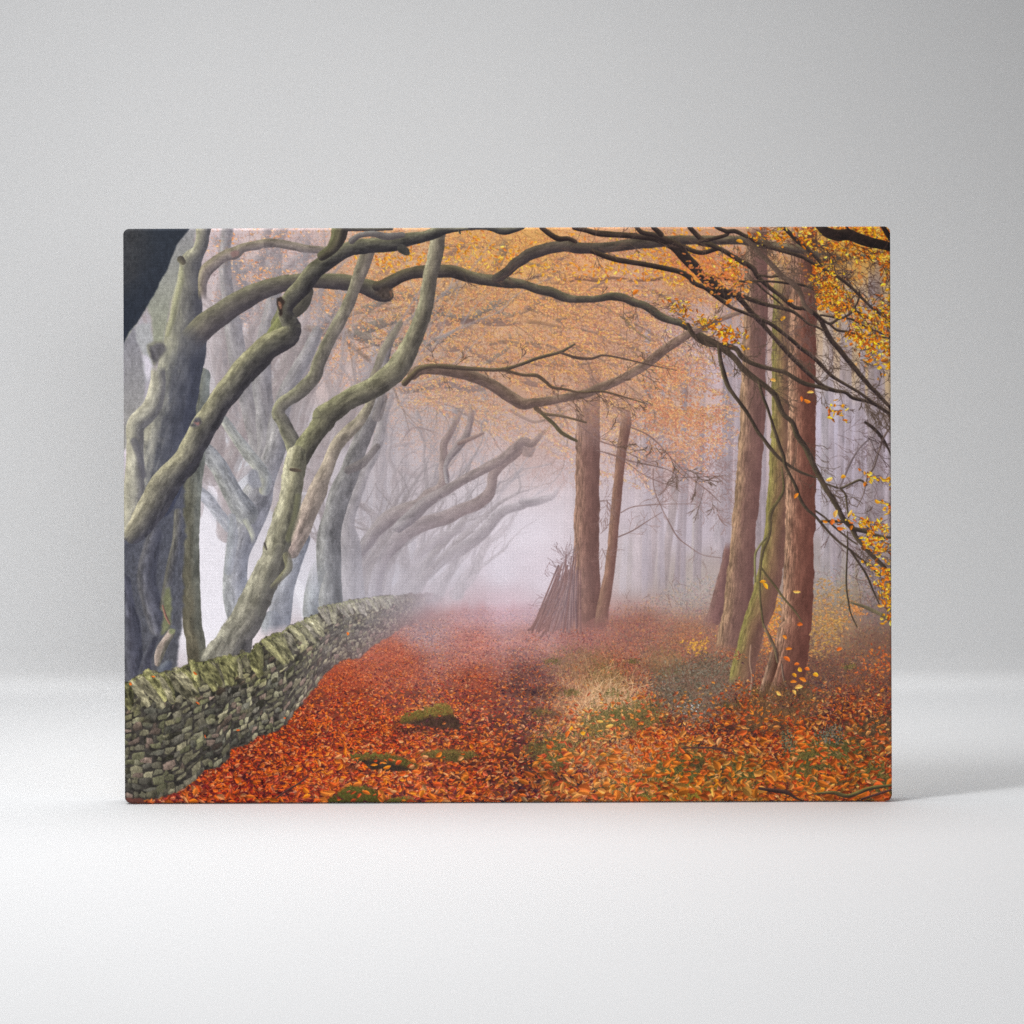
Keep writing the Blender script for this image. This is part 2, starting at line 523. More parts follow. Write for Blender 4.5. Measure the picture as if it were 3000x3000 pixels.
def paint_forest():
    P = Pic()
    under = under_painting()
    P.b[:] = under * (1 + .03 * noise_field(PH, PW, 40, 40, 4))[..., None]
    # bright gaps behind the left hand trees
    P.poly('E 780,780 880,840 1000,980 1070,1130 1080,1500 1120,1932 I 1110,100 1000,420 830,480 780,470 E 740,1932 740,1000', (241, 237, 244), soft=4, nz=.012)
    P.poly('E 840,430 900,480 1000,590 1110,750 1060,780 960,690 870,560', (236, 230, 238), soft=3, nz=.012)
    P.poly('E 95,0 180,0 130,260 125,330 95,320', (234, 222, 232), soft=2, nz=.012)

    # ------------------------------------------------ faint far trunks, left and middle
    far = [((172, 161, 162), (156, 146, 148), (142, 133, 138)), ((178, 167, 167), (162, 152, 154), (148, 140, 146))]
    for sp in ('A 1460,100,50 1430,250,46 1400,400,50 1340,600,60 1250,760,70 1230,900,90', 'A 1600,100,60 1540,300,70 1480,560,70 1400,800,80 1330,1100,90 1250,1400,110 1200,1700,130',
               'A 1080,100,60 1050,300,60 1060,520,70 1040,760,80', 'A 1900,330,40 1700,420,50 1500,600,60 1320,700,60 1180,600,40',
               'A 1932,760,60 1800,820,60 1650,1000,50 1480,1200,50 1380,1500,60 1330,1900,80', 'A 1180,1000,50 1100,1250,60 1080,1500,80 1090,1932,90',
               'A 1932,1200,70 1820,1400,70 1700,1600,90 1600,1900,90', 'A 1932,980,40 1800,1150,45 1660,1400,50 1560,1650,60',
               'B 560,1200,40 500,1500,60 440,1750,60 380,1932,60', 'B 700,1000,40 680,1150,36 620,1350,40 560,1550,45 480,1800,50 430,1932,50',
               'B 0,1000,50 100,870,50 200,790,40 230,650,30', 'B 480,1350,50 380,1600,50 300,1750,50 200,1932,60',
               'A 700,100,40 720,300,50 600,600,60 560,900,80', 'A 420,1000,60 400,1180,60 330,1300,50'):
        P.tube(sp, far[rng.integers(2)], soft=3, nz=.05, jag=1, alpha=.75)
    for sp in ('F 600,0,60 600,300,60 560,600,60 560,900,60 560,1200,70', 'F 870,1000,40 880,1250,40 870,1560,45', 'F 960,1050,30 970,1300,32 980,1560,36', 'F 450,300,50 430,600,50 420,900,50',
               'F 700,150,60 680,260,50 690,400,40 660,560,40 700,640,40', 'F 1060,1180,30 1070,1400,30 1070,1560,30', 'F 760,1050,50 770,1300,50 780,1560,60'):
        P.tube(sp, ((190, 184, 188), (181, 174, 179), (174, 168, 174)), soft=5, nz=.03, alpha=.6, fade=(.2, .2))
    gh = ((182, 172, 173), (158, 150, 152), (140, 134, 139)); gh2 = ((168, 158, 155), (146, 137, 137), (130, 122, 124))
    for sp, pl, a in (('Q 430,40,22 420,200,26 400,330,30 385,480,36 395,640,44', gh, .8), ('Q 350,80,20 330,150,22 300,230,24 280,330,28 290,420,32 330,520,40 370,640,50', gh, .75), ('Q 520,10,15 500,120,18 470,220,20 430,330,26', gh, .7),
                      ('Q 600,225,20 540,310,24 480,390,28 440,480,32 415,580,40 410,700,46', gh2, .85), ('Q 660,150,9 600,230,13 560,280,18 500,330,24 450,430,30', gh2, .85), ('Q 300,60,14 340,120,16 420,60,12', gh, .7), ('Q 250,20,10 300,90,14 330,190,18', gh, .7),
                      ('Q 560,180,12 545,300,16 500,420,20 470,520,24', gh, .6), ('Q 740,490,14 730,640,17 725,810,20', gh, .6), ('Q 800,540,10 790,800,13', gh, .5), ('Q 870,560,14 880,700,17 890,800,20', gh, .6), ('Q 690,420,16 640,520,20 610,640,24', gh2, .6),
                      ('Q 945,480,12 935,570,15 905,650,18 875,750,24', gh2, .7), ('Q 990,520,8 970,600,12 930,640,14', gh2, .7), ('Q 650,600,14 690,570,16 740,520,13 760,450,10', gh2, .7), ('Q 1010,440,9 1030,520,8 1010,600,7', gh2, .6), ('Q 830,500,8 850,600,8 900,640,10', gh2, .6)):
        P.tube(sp, pl, soft=2.5, nz=.05, alpha=a, fade=(.12, .12))
    # right far trunks in the mist
    for sp, c, a in (('G 1130,100,60 1120,600,62 1100,1100,62 1090,1660,66', (186, 170, 174), .75), ('G 1285,250,34 1255,800,36 1225,1200,38 1185,1600,42', (168, 151, 154), .8),
                     ('G 1490,220,34 1450,500,38 1420,800,38 1365,1200,38 1310,1650,44', (156, 140, 140), .85), ('G 1555,380,26 1530,650,28 1500,1100,30 1440,1620,34', (160, 143, 146), .85),
                     ('G 1660,560,28 1635,900,28 1610,1450,30', (172, 160, 155), .8), ('G 1870,250,70 1870,800,70 1870,1300,80', (180, 168, 174), .6), ('G 980,1000,30 960,1300,30 940,1650,34', (196, 184, 190), .6),
                     ('G 450,200,60 460,600,60 450,1000,60 440,1400,60', (196, 180, 184), .6), ('C 660,760,60 670,1000,60 650,1250,60', (190, 140, 120), .35), ('C 1120,600,45 1110,900,45 1090,1150,40', (176, 146, 140), .5),
                     ('H 1180,-500,34 1180,0,36 1180,500,38 1180,1000,40 1180,1450,46', (163, 153, 158), .9), ('D 1640,450,55 1650,1000,60 1650,1500,66 H 1650,0,74 1650,500,76 1640,1000,84 1630,1500,95 1620,1932,110', (148, 134, 136), .9),
                     ('H 1800,0,26 1800,700,28 1800,1500,34', (150, 136, 138), .8), ('D 1190,950,26 1180,1400,28 1150,1700,30', (186, 172, 170), .6), ('H 180,200,40 190,800,46 180,1200,50', (178, 166, 172), .6), ('H 440,0,20 560,300,20 580,900,22', (186, 172, 178), .5),
                     ('D 1700,100,40 1690,500,40 1700,900,40', (150, 125, 110), .6)):
        P.tube(sp, (tuple(min(255, v + 8) for v in c), c, tuple(v - 8 for v in c)), light=(-1, -.2), soft=4, nz=.05, alpha=a, fade=(.05, .12))

    for k in range(28):
        xx = rng.uniform(1840, 2240) if k < 19 else rng.uniform(2380, 2590)
        r = rng.uniform(3.5, 9); lean = rng.normal(12, 14); f = rng.uniform(.45, .8)
        c = tuple(float(p + (q - p) * f) for p, q in zip((120, 104, 106), (192, 180, 190)))
        x0, y0 = to_px(xx, 1760 + rng.uniform(-20, 30)); x1, y1 = to_px(xx + lean, rng.uniform(700, 1100))
        P.tube(np.array([[x0, y0, r * 1.15], [(x0 + x1) / 2 + rng.normal(0, 2), (y0 + y1) / 2, r], [x1, y1, r * .8]]), (tuple(v + 6 for v in c), c, tuple(v - 6 for v in c)), light=(-1, -.2), soft=2.6, nz=.05, alpha=.75, fade=(.1, .25))
    # ------------------------------------------------ orange canopy in the mist
    canopy = 'B 250,100 C 1932,100 D 1100,100 D 900,500 D 420,600 D 250,1000 C 1760,1100 C 1850,1500 C 1932,1932 G 1750,250 G 1300,300 G 900,450 G 740,520 G 420,380 G 250,120 F 1700,100 F 1400,60 B 1400,1900 B 1000,1750 B 900,1550 B 560,1200 B 300,850 B 350,600'
    dens = noise_field(PH, PW, 60, 80, 4)
    fine = noise_field(PH, PW, 10, 16, 3, .8)

    def foliage(spec, n, cols, mix, lo, hi, al, thr, rough=20, asd=.8, mean=(212, 140, 80), dark=0.):
        x, y = scatter(spec, n, rough)
        k = at(dens, x, y) * .5 + at(fine, x, y) * .6 > rng.uniform(*thr, len(x)); x, y = x[k], y[k]
        base = at(under, x, y)
        c = base * (1 - mix) + pick(cols, len(x), .10) * mix - dark
        P.leaves(x, y, rng.uniform(lo, hi, len(x)), rng.uniform(lo, hi, len(x)) * .46, rng.normal(.45, asd, len(x)), np.clip(c, 0, 1).astype(np.float32), alpha=al)
    foliage(canopy, 21000, ORANGE, .45, 2.0, 4.4, .55, (-1.2, .9), 24)
    foliage(canopy, 16000, ORANGE, .55, 1.8, 4.0, .7, (-.8, 1.1), 24)
    pale = 'A 900,105 A 1932,105 B 500,105 B 600,600 B 560,1200 B 300,1900 F 500,100 F 1400,500 F 1900,300 B 1500,1932 B 900,1600 B 300,1932 A 1932,1400 A 1850,900 A 1300,1000 A 950,900'
    foliage(pale, 14000, [(236, 170, 120), (228, 160, 130), (222, 176, 160), (214, 150, 120), (180, 150, 145), (230, 150, 96)], .6, 1.8, 4.0, .6, (-.6, 1.0), 14, mean=(205, 165, 150))

    def web(spec, n, col, ang, asd, alpha, ln=26, wd=1.0, depth=3):
        x, y = scatter(spec, n, 8)
        P.spray((x, y, rng.normal(ang, asd, n)), depth, ln, .8, col, wd, alpha, (2, 4))
    web('B 900,150 C 1500,150 C 1500,900 C 900,1500 B 900,1500 B 600,800', 330, (146, 102, 82), 2.6, .8, .42)
    web('C 300,800 C 1700,900 C 1750,1300 G 1300,100 C 100,1900', 330, (146, 104, 88), .6, .5, .42, 34)
    web('G 0,200 G 450,100 G 450,600 G 0,450', 70, (170, 130, 120), .7, .6, .35, 30)
    web('Q 540,200 Q 1000,150 Q 1092,560 Q 620,440', 200, (150, 112, 100), .4, 1.4, .5, 26)
    web('G 760,150 G 1900,100 G 1900,900 G 1500,650 G 800,400', 130, (140, 108, 104), .7, .5, .5, 40)
    web('A 900,105 A 1900,105 A 1900,1200 A 1000,1000', 110, (150, 128, 128), .5, 1.6, .45, 26)
    web('F 600,100 F 1900,100 F 1900,500 F 1200,350', 90, (160, 132, 126), .3, 1.4, .35, 30)
    # limbs seen through the canopy
    mist = ((150, 122, 112), (138, 110, 102), (128, 102, 97))
    grey = ((150, 140, 128), (132, 122, 114), (116, 106, 102))
    for sp, pl, a in (('B 350,900,38 480,850,35 620,780,34 780,740,40 930,750,36 1050,800,30 1250,690,26 1400,620,22', grey, .8), ('B 200,1050,55 400,1060,55 600,1000,48 760,950,45 920,930,36 1100,900,30 1300,940,30 1420,960,30 1550,880,34 1620,840,40 1800,770,34 1932,700,30', grey, .85),
                      ('B 200,1120,30 330,1100,45 450,1130,48 600,1180,44 800,1180,40 960,1190,34 1100,1170,34 1250,1110,30 1400,1020,32 1480,960,34', grey, .85), ('B 1050,1150,36 1130,1060,38 1200,990,40 1400,970,36 1560,990,20 1740,980,18 1932,1000,14', mist, .8),
                      ('B 1640,540,50 1700,420,48 1760,280,40 1800,180,34', ((170, 140, 105), (158, 126, 96), (140, 112, 92)), .8), ('B 1190,380,22 1290,310,26 1370,250,24 1330,170,20', mist, .6), ('B 1560,1000,18 1700,1010,16 1932,1000,12', mist, .7),
                      ('B 700,1600,36 900,1610,38 1050,1590,40 1180,1570,42 1270,1590,36 1420,1620,34 1560,1600,30 1650,1560,24', ((146, 122, 116), (134, 112, 108), (124, 104, 102)), .7),
                      ('B 1150,1250,26 1300,1240,26 1400,1230,24 1560,1320,20 1700,1370,16 1932,1330,10', mist, .7), ('B 930,1300,20 1020,1250,24 1130,1230,24', mist, .7), ('B 1560,1400,16 1650,1330,18 1760,1260,18 1820,1180,14 1800,1060,10', grey, .6),
                      ('B 1600,800,12 1700,890,16 1820,910,16 1932,880,16', grey, .7), ('B 860,940,14 900,860,14 960,780,10 1000,700,8', mist, .7), ('B 560,380,16 640,520,18 720,340,16', mist, .5),
                      ('C 0,890,22 100,820,24 230,760,22 330,780,18 400,790,14', mist, .7), ('C 230,620,12 380,610,18 550,570,22 700,590,20 850,570,16 1000,590,15 1200,590,13 1350,570,12 1560,540,8', ((140, 104, 84), (128, 92, 76), (112, 82, 72)), .85),
                      ('C 60,600,14 200,520,16 320,420,16 450,340,18 520,320,14', mist, .75), ('C 130,660,10 300,540,12 420,450,12 540,380,10', mist, .6), ('C 600,720,12 680,650,14 800,600,12', mist, .7),
                      ('C 0,980,18 150,990,18 300,1020,16 450,1050,12 600,1060,8', ((170, 130, 96), (150, 116, 92), (140, 108, 90)), .7), ('C 740,820,8 900,910,10 1040,1040,12 1160,1130,10 1280,1210,8', ((156, 132, 92), (140, 116, 86), (126, 104, 84)), .8),
                      ('C 240,1040,8 360,1120,9 500,1200,9 660,1280,8', ((156, 132, 92), (140, 116, 86), (126, 104, 84)), .7), ('C 0,1530,30 100,1570,26 260,1600,20', mist, .7), ('C 1000,640,8 1150,660,10 1260,720,8 1400,740,6', mist, .6),
                      ('F 700,640,40 740,520,34 790,440,30 920,500,26 1020,460,22 1100,360,16 1150,300,8', ((172, 158, 156), (162, 148, 148), (154, 142, 144)), .7), ('F 690,400,22 660,300,22 690,240,22 780,210,16 880,200,12 960,160,10', ((170, 156, 154), (160, 146, 146), (154, 142, 144)), .7),
                      ('F 1300,560,30 1370,430,30 1390,300,26 1420,240,20 1560,180,14', ((172, 154, 150), (162, 145, 143), (154, 140, 140)), .7), ('F 780,200,9 880,60,9 1000,60,9 1140,110,7', ((140, 120, 116), (130, 110, 108), (124, 108, 106)), .7)):
        P.tube(sp, pl, soft=2, nz=.06, alpha=a, light=(-.4, -.9), fade=(.12, .18))
    dkm = ((146, 126, 108), (126, 104, 92), (110, 88, 82))
    for qx, qy, a, ln, r in ((520, 285, .0, 190, 13), (560, 300, .1, 170, 11), (640, 250, -.5, 120, 8), (700, 320, .1, 150, 9), (790, 465, -.2, 150, 11), (820, 300, -.5, 120, 8), (860, 250, -.3, 120, 8), (700, 160, -.6, 110, 7), (900, 60, -.3, 120, 7), (1000, 120, .3, 140, 7), (960, 260, .1, 150, 8), (1040, 330, -.2, 160, 8),
                          (1150, 380, .2, 160, 8), (1150, 230, .3, 170, 8), (1250, 330, .5, 150, 7), (1300, 200, .4, 170, 8), (1400, 300, .5, 150, 7), (1200, 480, .4, 150, 7), (1350, 450, .6, 140, 6), (1100, 520, .3, 140, 7), (950, 520, .2, 130, 6), (1450, 420, .7, 120, 6), (1500, 180, .5, 150, 7), (1100, 90, .2, 150, 7), (1600, 330, .8, 110, 5)):
        x, y = to_px(360 + 1.035 * qx, 668 + 1.035 * qy)
        P.grow(x, y, a, ln * .83, r * .62, 3, dkm, bend=.25, alpha=.5, soft=1.4, kids=(2, 4), wob=.16)
    # leaf sprays in layers, each a drooping fan with its own tone
    x, y = scatter(canopy, 300, 16)
    o = np.argsort(y)[::-1]
    for cx_, cy_ in zip(x[o], y[o]):
        n = rng.integers(26, 70); L = rng.uniform(26, 76); sl = rng.normal(.38, .22); tone = rng.uniform(-.13, .10); al = rng.uniform(.42, .72)
        t = rng.uniform(-1, 1, n)
        lx = cx_ + t * L * np.cos(sl); ly = cy_ + t * L * np.sin(sl) + 9 * t * t + np.abs(rng.normal(0, 1, n)) * (4 + 4 * (1 - np.abs(t)))
        b0 = at(under, lx, ly)
        c = b0 * (1 - al) + (pick(ORANGE, n, .09) * (1 + tone)) * al
        th = np.array([sl]); self_c = (at(under, np.array([cx_]), np.array([cy_]))[0] * .72 * 255)
        P.hairs(np.array([cx_ - L * np.cos(sl)]), np.array([cy_ - L * np.sin(sl) + 5]), th - .12, np.array([L * 2.0]), np.array([.25]), np.array([1.6]), (self_c / 255)[None, :].astype(np.float32), .6)
        P.leaves(lx, ly, rng.uniform(2, 4.8, n), rng.uniform(1, 2.2, n), sl + rng.normal(0, .6, n), np.clip(c, 0, 1).astype(np.float32), alpha=.85)
    # leaves that hang on fine sprays
    x, y = scatter(canopy, 110, 10)
    e = P.spray((x, y, rng.normal(.45, .5, len(x))), 3, 40, .7, (150, 108, 84), 1.0, .5, (2, 4))
    for _ in range(2):
        k = rng.random(len(e)) < .55
        lx, ly = e[k, 0] + rng.normal(0, 3, k.sum()), e[k, 1] + rng.normal(0, 3, k.sum())
        b0 = at(under, lx, ly)
        P.leaves(lx, ly, rng.uniform(2, 4.6, len(lx)), rng.uniform(1, 2.1, len(lx)), e[k, 2] + rng.normal(0, .5, len(lx)), (b0 * .50 + pick(ORANGE, len(lx), .1) * .50).astype(np.float32), alpha=.85)
    # second thinner layer of leaves over those limbs
    foliage(canopy, 7000, ORANGE, .52, 1.8, 4.2, .8, (-.5, 1.0), 26)
    foliage('Q 520,190 Q 640,60 Q 860,20 Q 1092,20 Q 1092,600 Q 900,520 Q 700,480 Q 560,440 Q 520,300', 3600, [(236, 158, 88), (226, 136, 78), (242, 180, 100), (200, 124, 96)], .6, 1.8, 4.2, .8, (-.5, .9), 14)
    foliage('C 1350,300 D 450,350 D 400,700 C 1700,620 C 1400,500', 1800, [(206, 120, 70), (196, 104, 66), (220, 140, 84)], .75, 2.4, 5, .8, (-1, .8), 12)
    foliage('C 1300,1250 C 1700,1500 C 1932,1900 G 1800,500 G 1400,400 G 1000,60 C 1250,1600', 3600, [(226, 140, 70), (206, 110, 64), (236, 160, 84), (196, 100, 66)], .66, 2.2, 4.6, .8, (-.8, .9), 14)
    # loose orange leaves in the pale part on the left, and brighter ones in the canopy
    x, y = scatter('A 900,105 A 1932,105 B 500,105 B 560,600 B 300,1500 A 1932,1300 A 1850,900 A 1300,800 A 950,850', 620, 10)
    k = at(dens, x, y) > -.1; x, y = x[k], y[k]
    P.leaves(x, y, rng.uniform(2.4, 5.2, len(x)), rng.uniform(1.4, 2.8, len(x)), rng.normal(.3, .9, len(x)), pick([(236, 160, 100), (240, 180, 130), (228, 150, 110), (236, 190, 150)], len(x)), alpha=.8)
    x, y = scatter('B 400,200 C 1900,130 C 1900,700 C 900,620 C 300,500 B 1200,420 B 500,560', 900, 14)
    k = at(dens, x, y) > .1; x, y = x[k], y[k]
    P.leaves(x, y, rng.uniform(3, 6.5, len(x)), rng.uniform(1.6, 3, len(x)), rng.normal(.4, .8, len(x)), pick([(240, 170, 50), (236, 150, 50), (244, 190, 80), (226, 130, 56)], len(x)), alpha=.9)
    P.veil(1000, 1030, 260, 150, (234, 226, 235), .58)
    P.veil(760, 960, 240, 200, (190, 182, 190), .35)
    P.veil(1010, 860, 260, 90, (206, 178, 172), .25)

    # ------------------------------------------------ misty beeches in the row behind
    for tx, ty, r, a, f in ((1330, 1745, 13, -1.05, .86), (1270, 1750, 14, -1.15, .78), (1215, 1756, 15, -1.2, .70), (1160, 1764, 17, -1.2, .60), (1100, 1772, 19, -1.25, .50), (1040, 1785, 22, -1.3, .40), (1180, 1760, 17, -1.0, .50), (1080, 1778, 18, -1.0, .38), (1010, 1790, 20, -1.15, .32), (960, 1800, 18, -1.35, .40)):
        x, y = to_px(tx, ty)
        cl = [tuple(float(p + (q - p) * f) for p, q in zip(c, (204, 194, 201))) for c in ((150, 142, 140), (130, 120, 119), (116, 106, 107))]
        for _ in range(2):
            P.grow(x + rng.normal(0, 8), y, a + rng.normal(0, .12), 190 * (1.15 - .4 * f), r, 3, cl, bend=.14, alpha=.6, soft=2.4, kids=(1, 3), wob=.24, up=True)
    for tx, ty, r, a, f in ((560, 1500, 26, -1.5, .62), (700, 1560, 26, -1.45, .58), (820, 1480, 22, -1.4, .55), (900, 1420, 20, -1.3, .5), (640, 1400, 22, -1.5, .4), (760, 1380, 20, -1.4, .4), (480, 1250, 18, -1.4, .5), (860, 1250, 16, -1.2, .4), (980, 1300, 16, -1.1, .45)):
        x, y = to_px(tx, ty)
        cl = [tuple(float(p + (q - p) * f) for p, q in zip(c, (206, 192, 194))) for c in ((150, 142, 140), (128, 118, 117), (112, 102, 104))]
        for _ in range(2):
            P.grow(x + rng.normal(0, 16), y, a + rng.normal(0, .12), 210, r, 5, cl, bend=.12, alpha=.5, soft=2., kids=(1, 3), wob=.15, up=True)
    f4 = ((186, 177, 181), (174, 164, 169), (165, 155, 161))
    P.tube('F 1000,1330,60 1180,1290,66 1300,1230,60 1450,1130,58 1580,1020,54 1680,900,50 1760,830,46 1932,780,38 G 0,760,46 150,740,40 280,700,26 350,610,15 430,500,5', f4, soft=4, nz=.03, fade=(.25, .25))
    P.tube('F 850,1330,50 950,1240,46 1150,1100,46 1300,1020,46 1450,930,42', f4, soft=5, nz=.03, alpha=.8, fade=(.3, .2))
    f3 = ((168, 161, 162), (152, 144, 147), (140, 131, 137))
    f3b = ((168, 145, 136), (152, 130, 125), (140, 119, 117))
    P.tube('F 540,1640,70 550,1500,64 620,1290,56 720,1150,70 820,1050,75 930,985,72 1050,940,70 1200,900,66 1350,830,62 1500,770,58 1600,690,54 1640,600,46 1650,500,46 1720,400,52 1800,330,58 1932,230,54 G 60,290,44 140,140,22 260,20,7', ((174, 167, 173), (160, 152, 158), (150, 141, 148)), f3b, soft=2.4, nz=.04, fade=(0, .2))
    P.tube('F 380,1250,50 470,1120,60 560,1010,66 680,900,76 830,830,74 960,780,66 1050,690,60 1150,630,52 1190,540,50 1180,430,42 1190,310,38 1190,200,34 1250,100,30 1330,-60,26 B 1370,1800,14 1460,1680,5', f3, f3b, soft=2.2, nz=.05, fade=(0, .2))
    P.tube('F 760,990,50 880,890,64 1020,760,58 1120,690,50 1250,620,46 1400,530,44 1550,450,44 1700,370,48 1800,300,46 1932,180,40 G 90,200,34 200,90,16 320,0,5', f3, f3b, soft=2.2, nz=.05, fade=(0, .2))
    P.tube('F 1220,560,20 1210,400,22 1320,230,40 1390,150,36 1420,60,30 1450,-80,26 B 1440,1800,14 1400,1650,5', f3, f3b, soft=2, nz=.05, fade=(0, .3))
    P.tube('F 1330,200,16 1450,150,20 1560,100,14', f3b, soft=2)
    P.tube('F 300,1680,150 300,1400,125 300,1150,105 280,950,70 330,760,66 390,600,60 440,460,56 520,320,50 580,150,50 620,-60,40 B 700,1680,30 760,1500,20', ((178, 172, 174), (166, 160, 165), (156, 151, 158)), ((172, 164, 162), (160, 152, 152), (150, 142, 146)), soft=2.6, nz=.05, fade=(0, .25))
    P.veil(720, 1120, 170, 90, (196, 192, 202), .5)
    # the pale tree with swinging limbs between the front trees
    m1 = ((182, 182, 170), (156, 156, 158), (130, 132, 142)); m2 = ((168, 164, 162), (148, 144, 147), (132, 129, 136))
    P.tube('A 1080,100,50 1060,400,56 1080,700,62 1130,1000,80 1180,1300,90 1260,1600,100 1350,1932,110 E 1380,120,110 1400,350,110', m2, soft=2, nz=.07, alpha=.8)
    P.tube('A 1560,620,60 1490,900,66 1420,1200,75 1400,1500,90 1430,1800,90 E 1440,0,90 1450,200,90 1440,400,90', m2, soft=2, nz=.07, alpha=.8)
    P.tube('A 1932,1080,50 1850,1250,60 1740,1450,70 1640,1650,80 1560,1932,90 E 1530,200,90 1480,400,100', m2, soft=2, nz=.07, alpha=.85)
    P.tube('E 790,640,50 900,730,55 1010,880,50 1080,1000,36', ((190, 190, 192), (172, 172, 180), (156, 157, 168)), soft=2)
    P.tube('E 1090,960,26 1040,870,26 950,800,20', ((190, 190, 192), (172, 172, 180), (156, 157, 168)), soft=2)
    P.tube('E 1220,1932,110 1180,1700,130 1150,1480,118 1170,1260,112 1230,1040,140 1290,860,165 1360,700,150 1430,560,100 1490,400,90 1550,220,90 1600,0,80', ((184, 186, 184), (160, 161, 170), (132, 135, 150)), m2, soft=1.6, nz=.09)
    P.tube('E 1260,860,110 1160,720,95 1080,570,88 1000,420,84 900,290,76 820,200,60', m1, soft=1.6, nz=.09)
    P.tube('E 1430,640,50 1440,520,58 1360,400,60 1250,260,56 1140,110,50 1050,-20,44', ((196, 194, 172), (168, 168, 164), (144, 145, 152)), soft=1.5, nz=.08)
    P.poly('E 1270,480 1300,440 1350,440 1400,520 1395,610 1330,640 1275,560', (150, 150, 158), rough=2, soft=2)
    P.tube('E 1120,900,40 1130,1100,50 1090,1400,40', ((176, 180, 186), (168, 172, 182), (160, 162, 174)), soft=3, alpha=.6)
    P.tube('E 1240,900,26 1310,1040,26 1330,1150,20', ((206, 206, 180), (186, 186, 172), (160, 160, 160)), soft=3, alpha=.8, fade=(.1, .3))
    P.poly('E 1720,1410 1690,1500 1740,1660 1790,1840 1880,1800 1860,1660 1800,1560', (236, 233, 240), rough=2, soft=2, nz=.012)
    # trees just right of the thin curved beech
    t4 = ((164, 164, 160), (138, 138, 141), (116, 116, 122)); t4b = ((142, 134, 130), (124, 116, 116), (110, 102, 104))
    P.tube('F 110,1720,130 115,1500,112 105,1300,118 105,1100,112 150,880,98 210,680,104 290,500,96 350,330,88 420,160,78 500,-20,66 B 560,1760,58 610,1500,48 650,1260,42 720,1060,34 800,900,22', t4, t4b, soft=1.4, nz=.09, fade=(0, .12))
    P.tube('F 290,450,40 400,400,44 470,340,34 560,230,30', t4b, soft=2, alpha=.8)
    P.tube('B 560,1880,50 620,1700,40', t4b, soft=2, alpha=.7)
    P.tube('E 1932,1932,90 1870,1800,80 1880,1600,70 1932,1400,70 F 60,1300,50', ((178, 180, 178), (160, 163, 168), (144, 147, 155)), soft=2, nz=.08, fade=(0, .5))
    P.tube('E 1560,1932,110 1590,1700,105 1640,1520,80 1720,1330,60 1800,1100,60', ((160, 160, 164), (142, 143, 152), (124, 126, 138)), soft=1.6, nz=.08)
    P.tube('I 1500,60,90 1480,250,90', ((160, 162, 164), (146, 148, 156), (126, 128, 140)), soft=1.6)
    P.tube('E 1690,1210,70 1770,1030,92 1840,850,88 1932,650,90 F 30,560,76 90,430,66 140,290,60 210,170,62 300,80,60 390,-10,52 B 470,1800,44 540,1640,30', ((192, 172, 160), (170, 152, 144), (134, 122, 118)), ((176, 168, 140), (150, 142, 124), (120, 112, 104)), soft=1.2, nz=.10)
    P.tube('B 480,1600,30 560,1420,34 620,1260,38 700,1130,34 780,1000,26', ((158, 150, 128), (138, 130, 116), (120, 112, 104)), soft=1.6, alpha=.85)

    # ------------------------------------------------ ground
    Y, X = np.mgrid[0:PH, 0:PW].astype(np.float32)
    hx, hy = parse('O 230,1230 640,1170 800,1150 900,1140 1000,1140 1080,1160 1160,1168 1260,1150 1330,1150 1440,1180 1560,1200 1690,1215', 2).T
    hor = np.interp(np.arange(PW), hx, hy)[None, :] + 6 * noise_field(1, PW, 1, 24, 3)
    dep = Y - hor
    ga = np.clip(dep / 26 + .4, 0, 1)
    g = under.copy()
    g = g * (1 + .10 * noise_field(PH, PW, 14, 40, 4) * np.clip(dep / 160, .15, 1))[..., None]
    shade = np.clip((Y - to_px(0, 1900)[1]) / 200, 0, 1)
    gap = g * .34 + rgb((78, 50, 50)) * .42
    g = g + (gap - g) * (shade * (.75 + .25 * np.clip(noise_field(PH, PW, 20, 60, 4), -1, 1)))[..., None]
    P.b += (g - P.b) * ga[..., None]

    def litter(x, y, dens_alpha=1., big=1.0, cols=LITTER, flat=.36, keepmean=.55):
        o = np.argsort(y); x, y = x[o], y[o]
        t = np.clip((y - to_px(0, 1745)[1]) / (PH - to_px(0, 1745)[1]), .02, 1)
        ln = (1.5 + 6.2 * t ** 1.25) * rng.uniform(.55, 1.3, len(x)) * big
        fog = np.clip(.92 - t * 2.0, 0, .72)
        base = at(under, x, y)
        c = pick(cols, len(x), .10)
        mean = rgb((192, 86, 46))
        c = c + (base - mean) * keepmean
        c = c + (base - c) * fog[:, None]
        hi = rng.random(len(x)) < .025
        c[hi] = c[hi] * .5 + rgb((236, 176, 130)) * .5
        P.leaves(x, y, ln, ln * rng.uniform(flat * .6, flat * 1.5, len(x)), rng.normal(0, .7, len(x)), np.clip(c, .03, 1).astype(np.float32), alpha=dens_alpha, vein=.22, point=1.0)

    gr = 'O 540,1300 640,1230 760,1180 900,1150 1010,1150 1100,1180 1260,1165 1440,1190 1690,1250 1690,1540 230,1540 320,1490 430,1420'
    x, y = scatter(gr, 40000, 6)
    w = rng.random(len(x)) < np.clip(1.0 - (y / PH - .65) * 1.0, .6, 1)
    # the trodden middle of the path keeps fewer leaves
    cxp = np.interp(y, [to_px(0, 1800)[1], to_px(0, 2100)[1], to_px(0, 2350)[1]], [to_px(1500, 0)[0], to_px(1500, 0)[0], to_px(1470, 0)[0]])
    trod = np.exp(-((x - cxp) / (110 + 60 * (y / PH - .7))) ** 2) * (at(dens, x, y) > -.35)
    w &= rng.random(len(x)) > trod * .45
    litter(x[w], y[w])
    x, y = scatter(gr, 16000, 6)
    trod = np.exp(-((x - np.interp(y, [900, 1340], [to_px(1500, 0)[0], to_px(1470, 0)[0]])) / 100) ** 2)
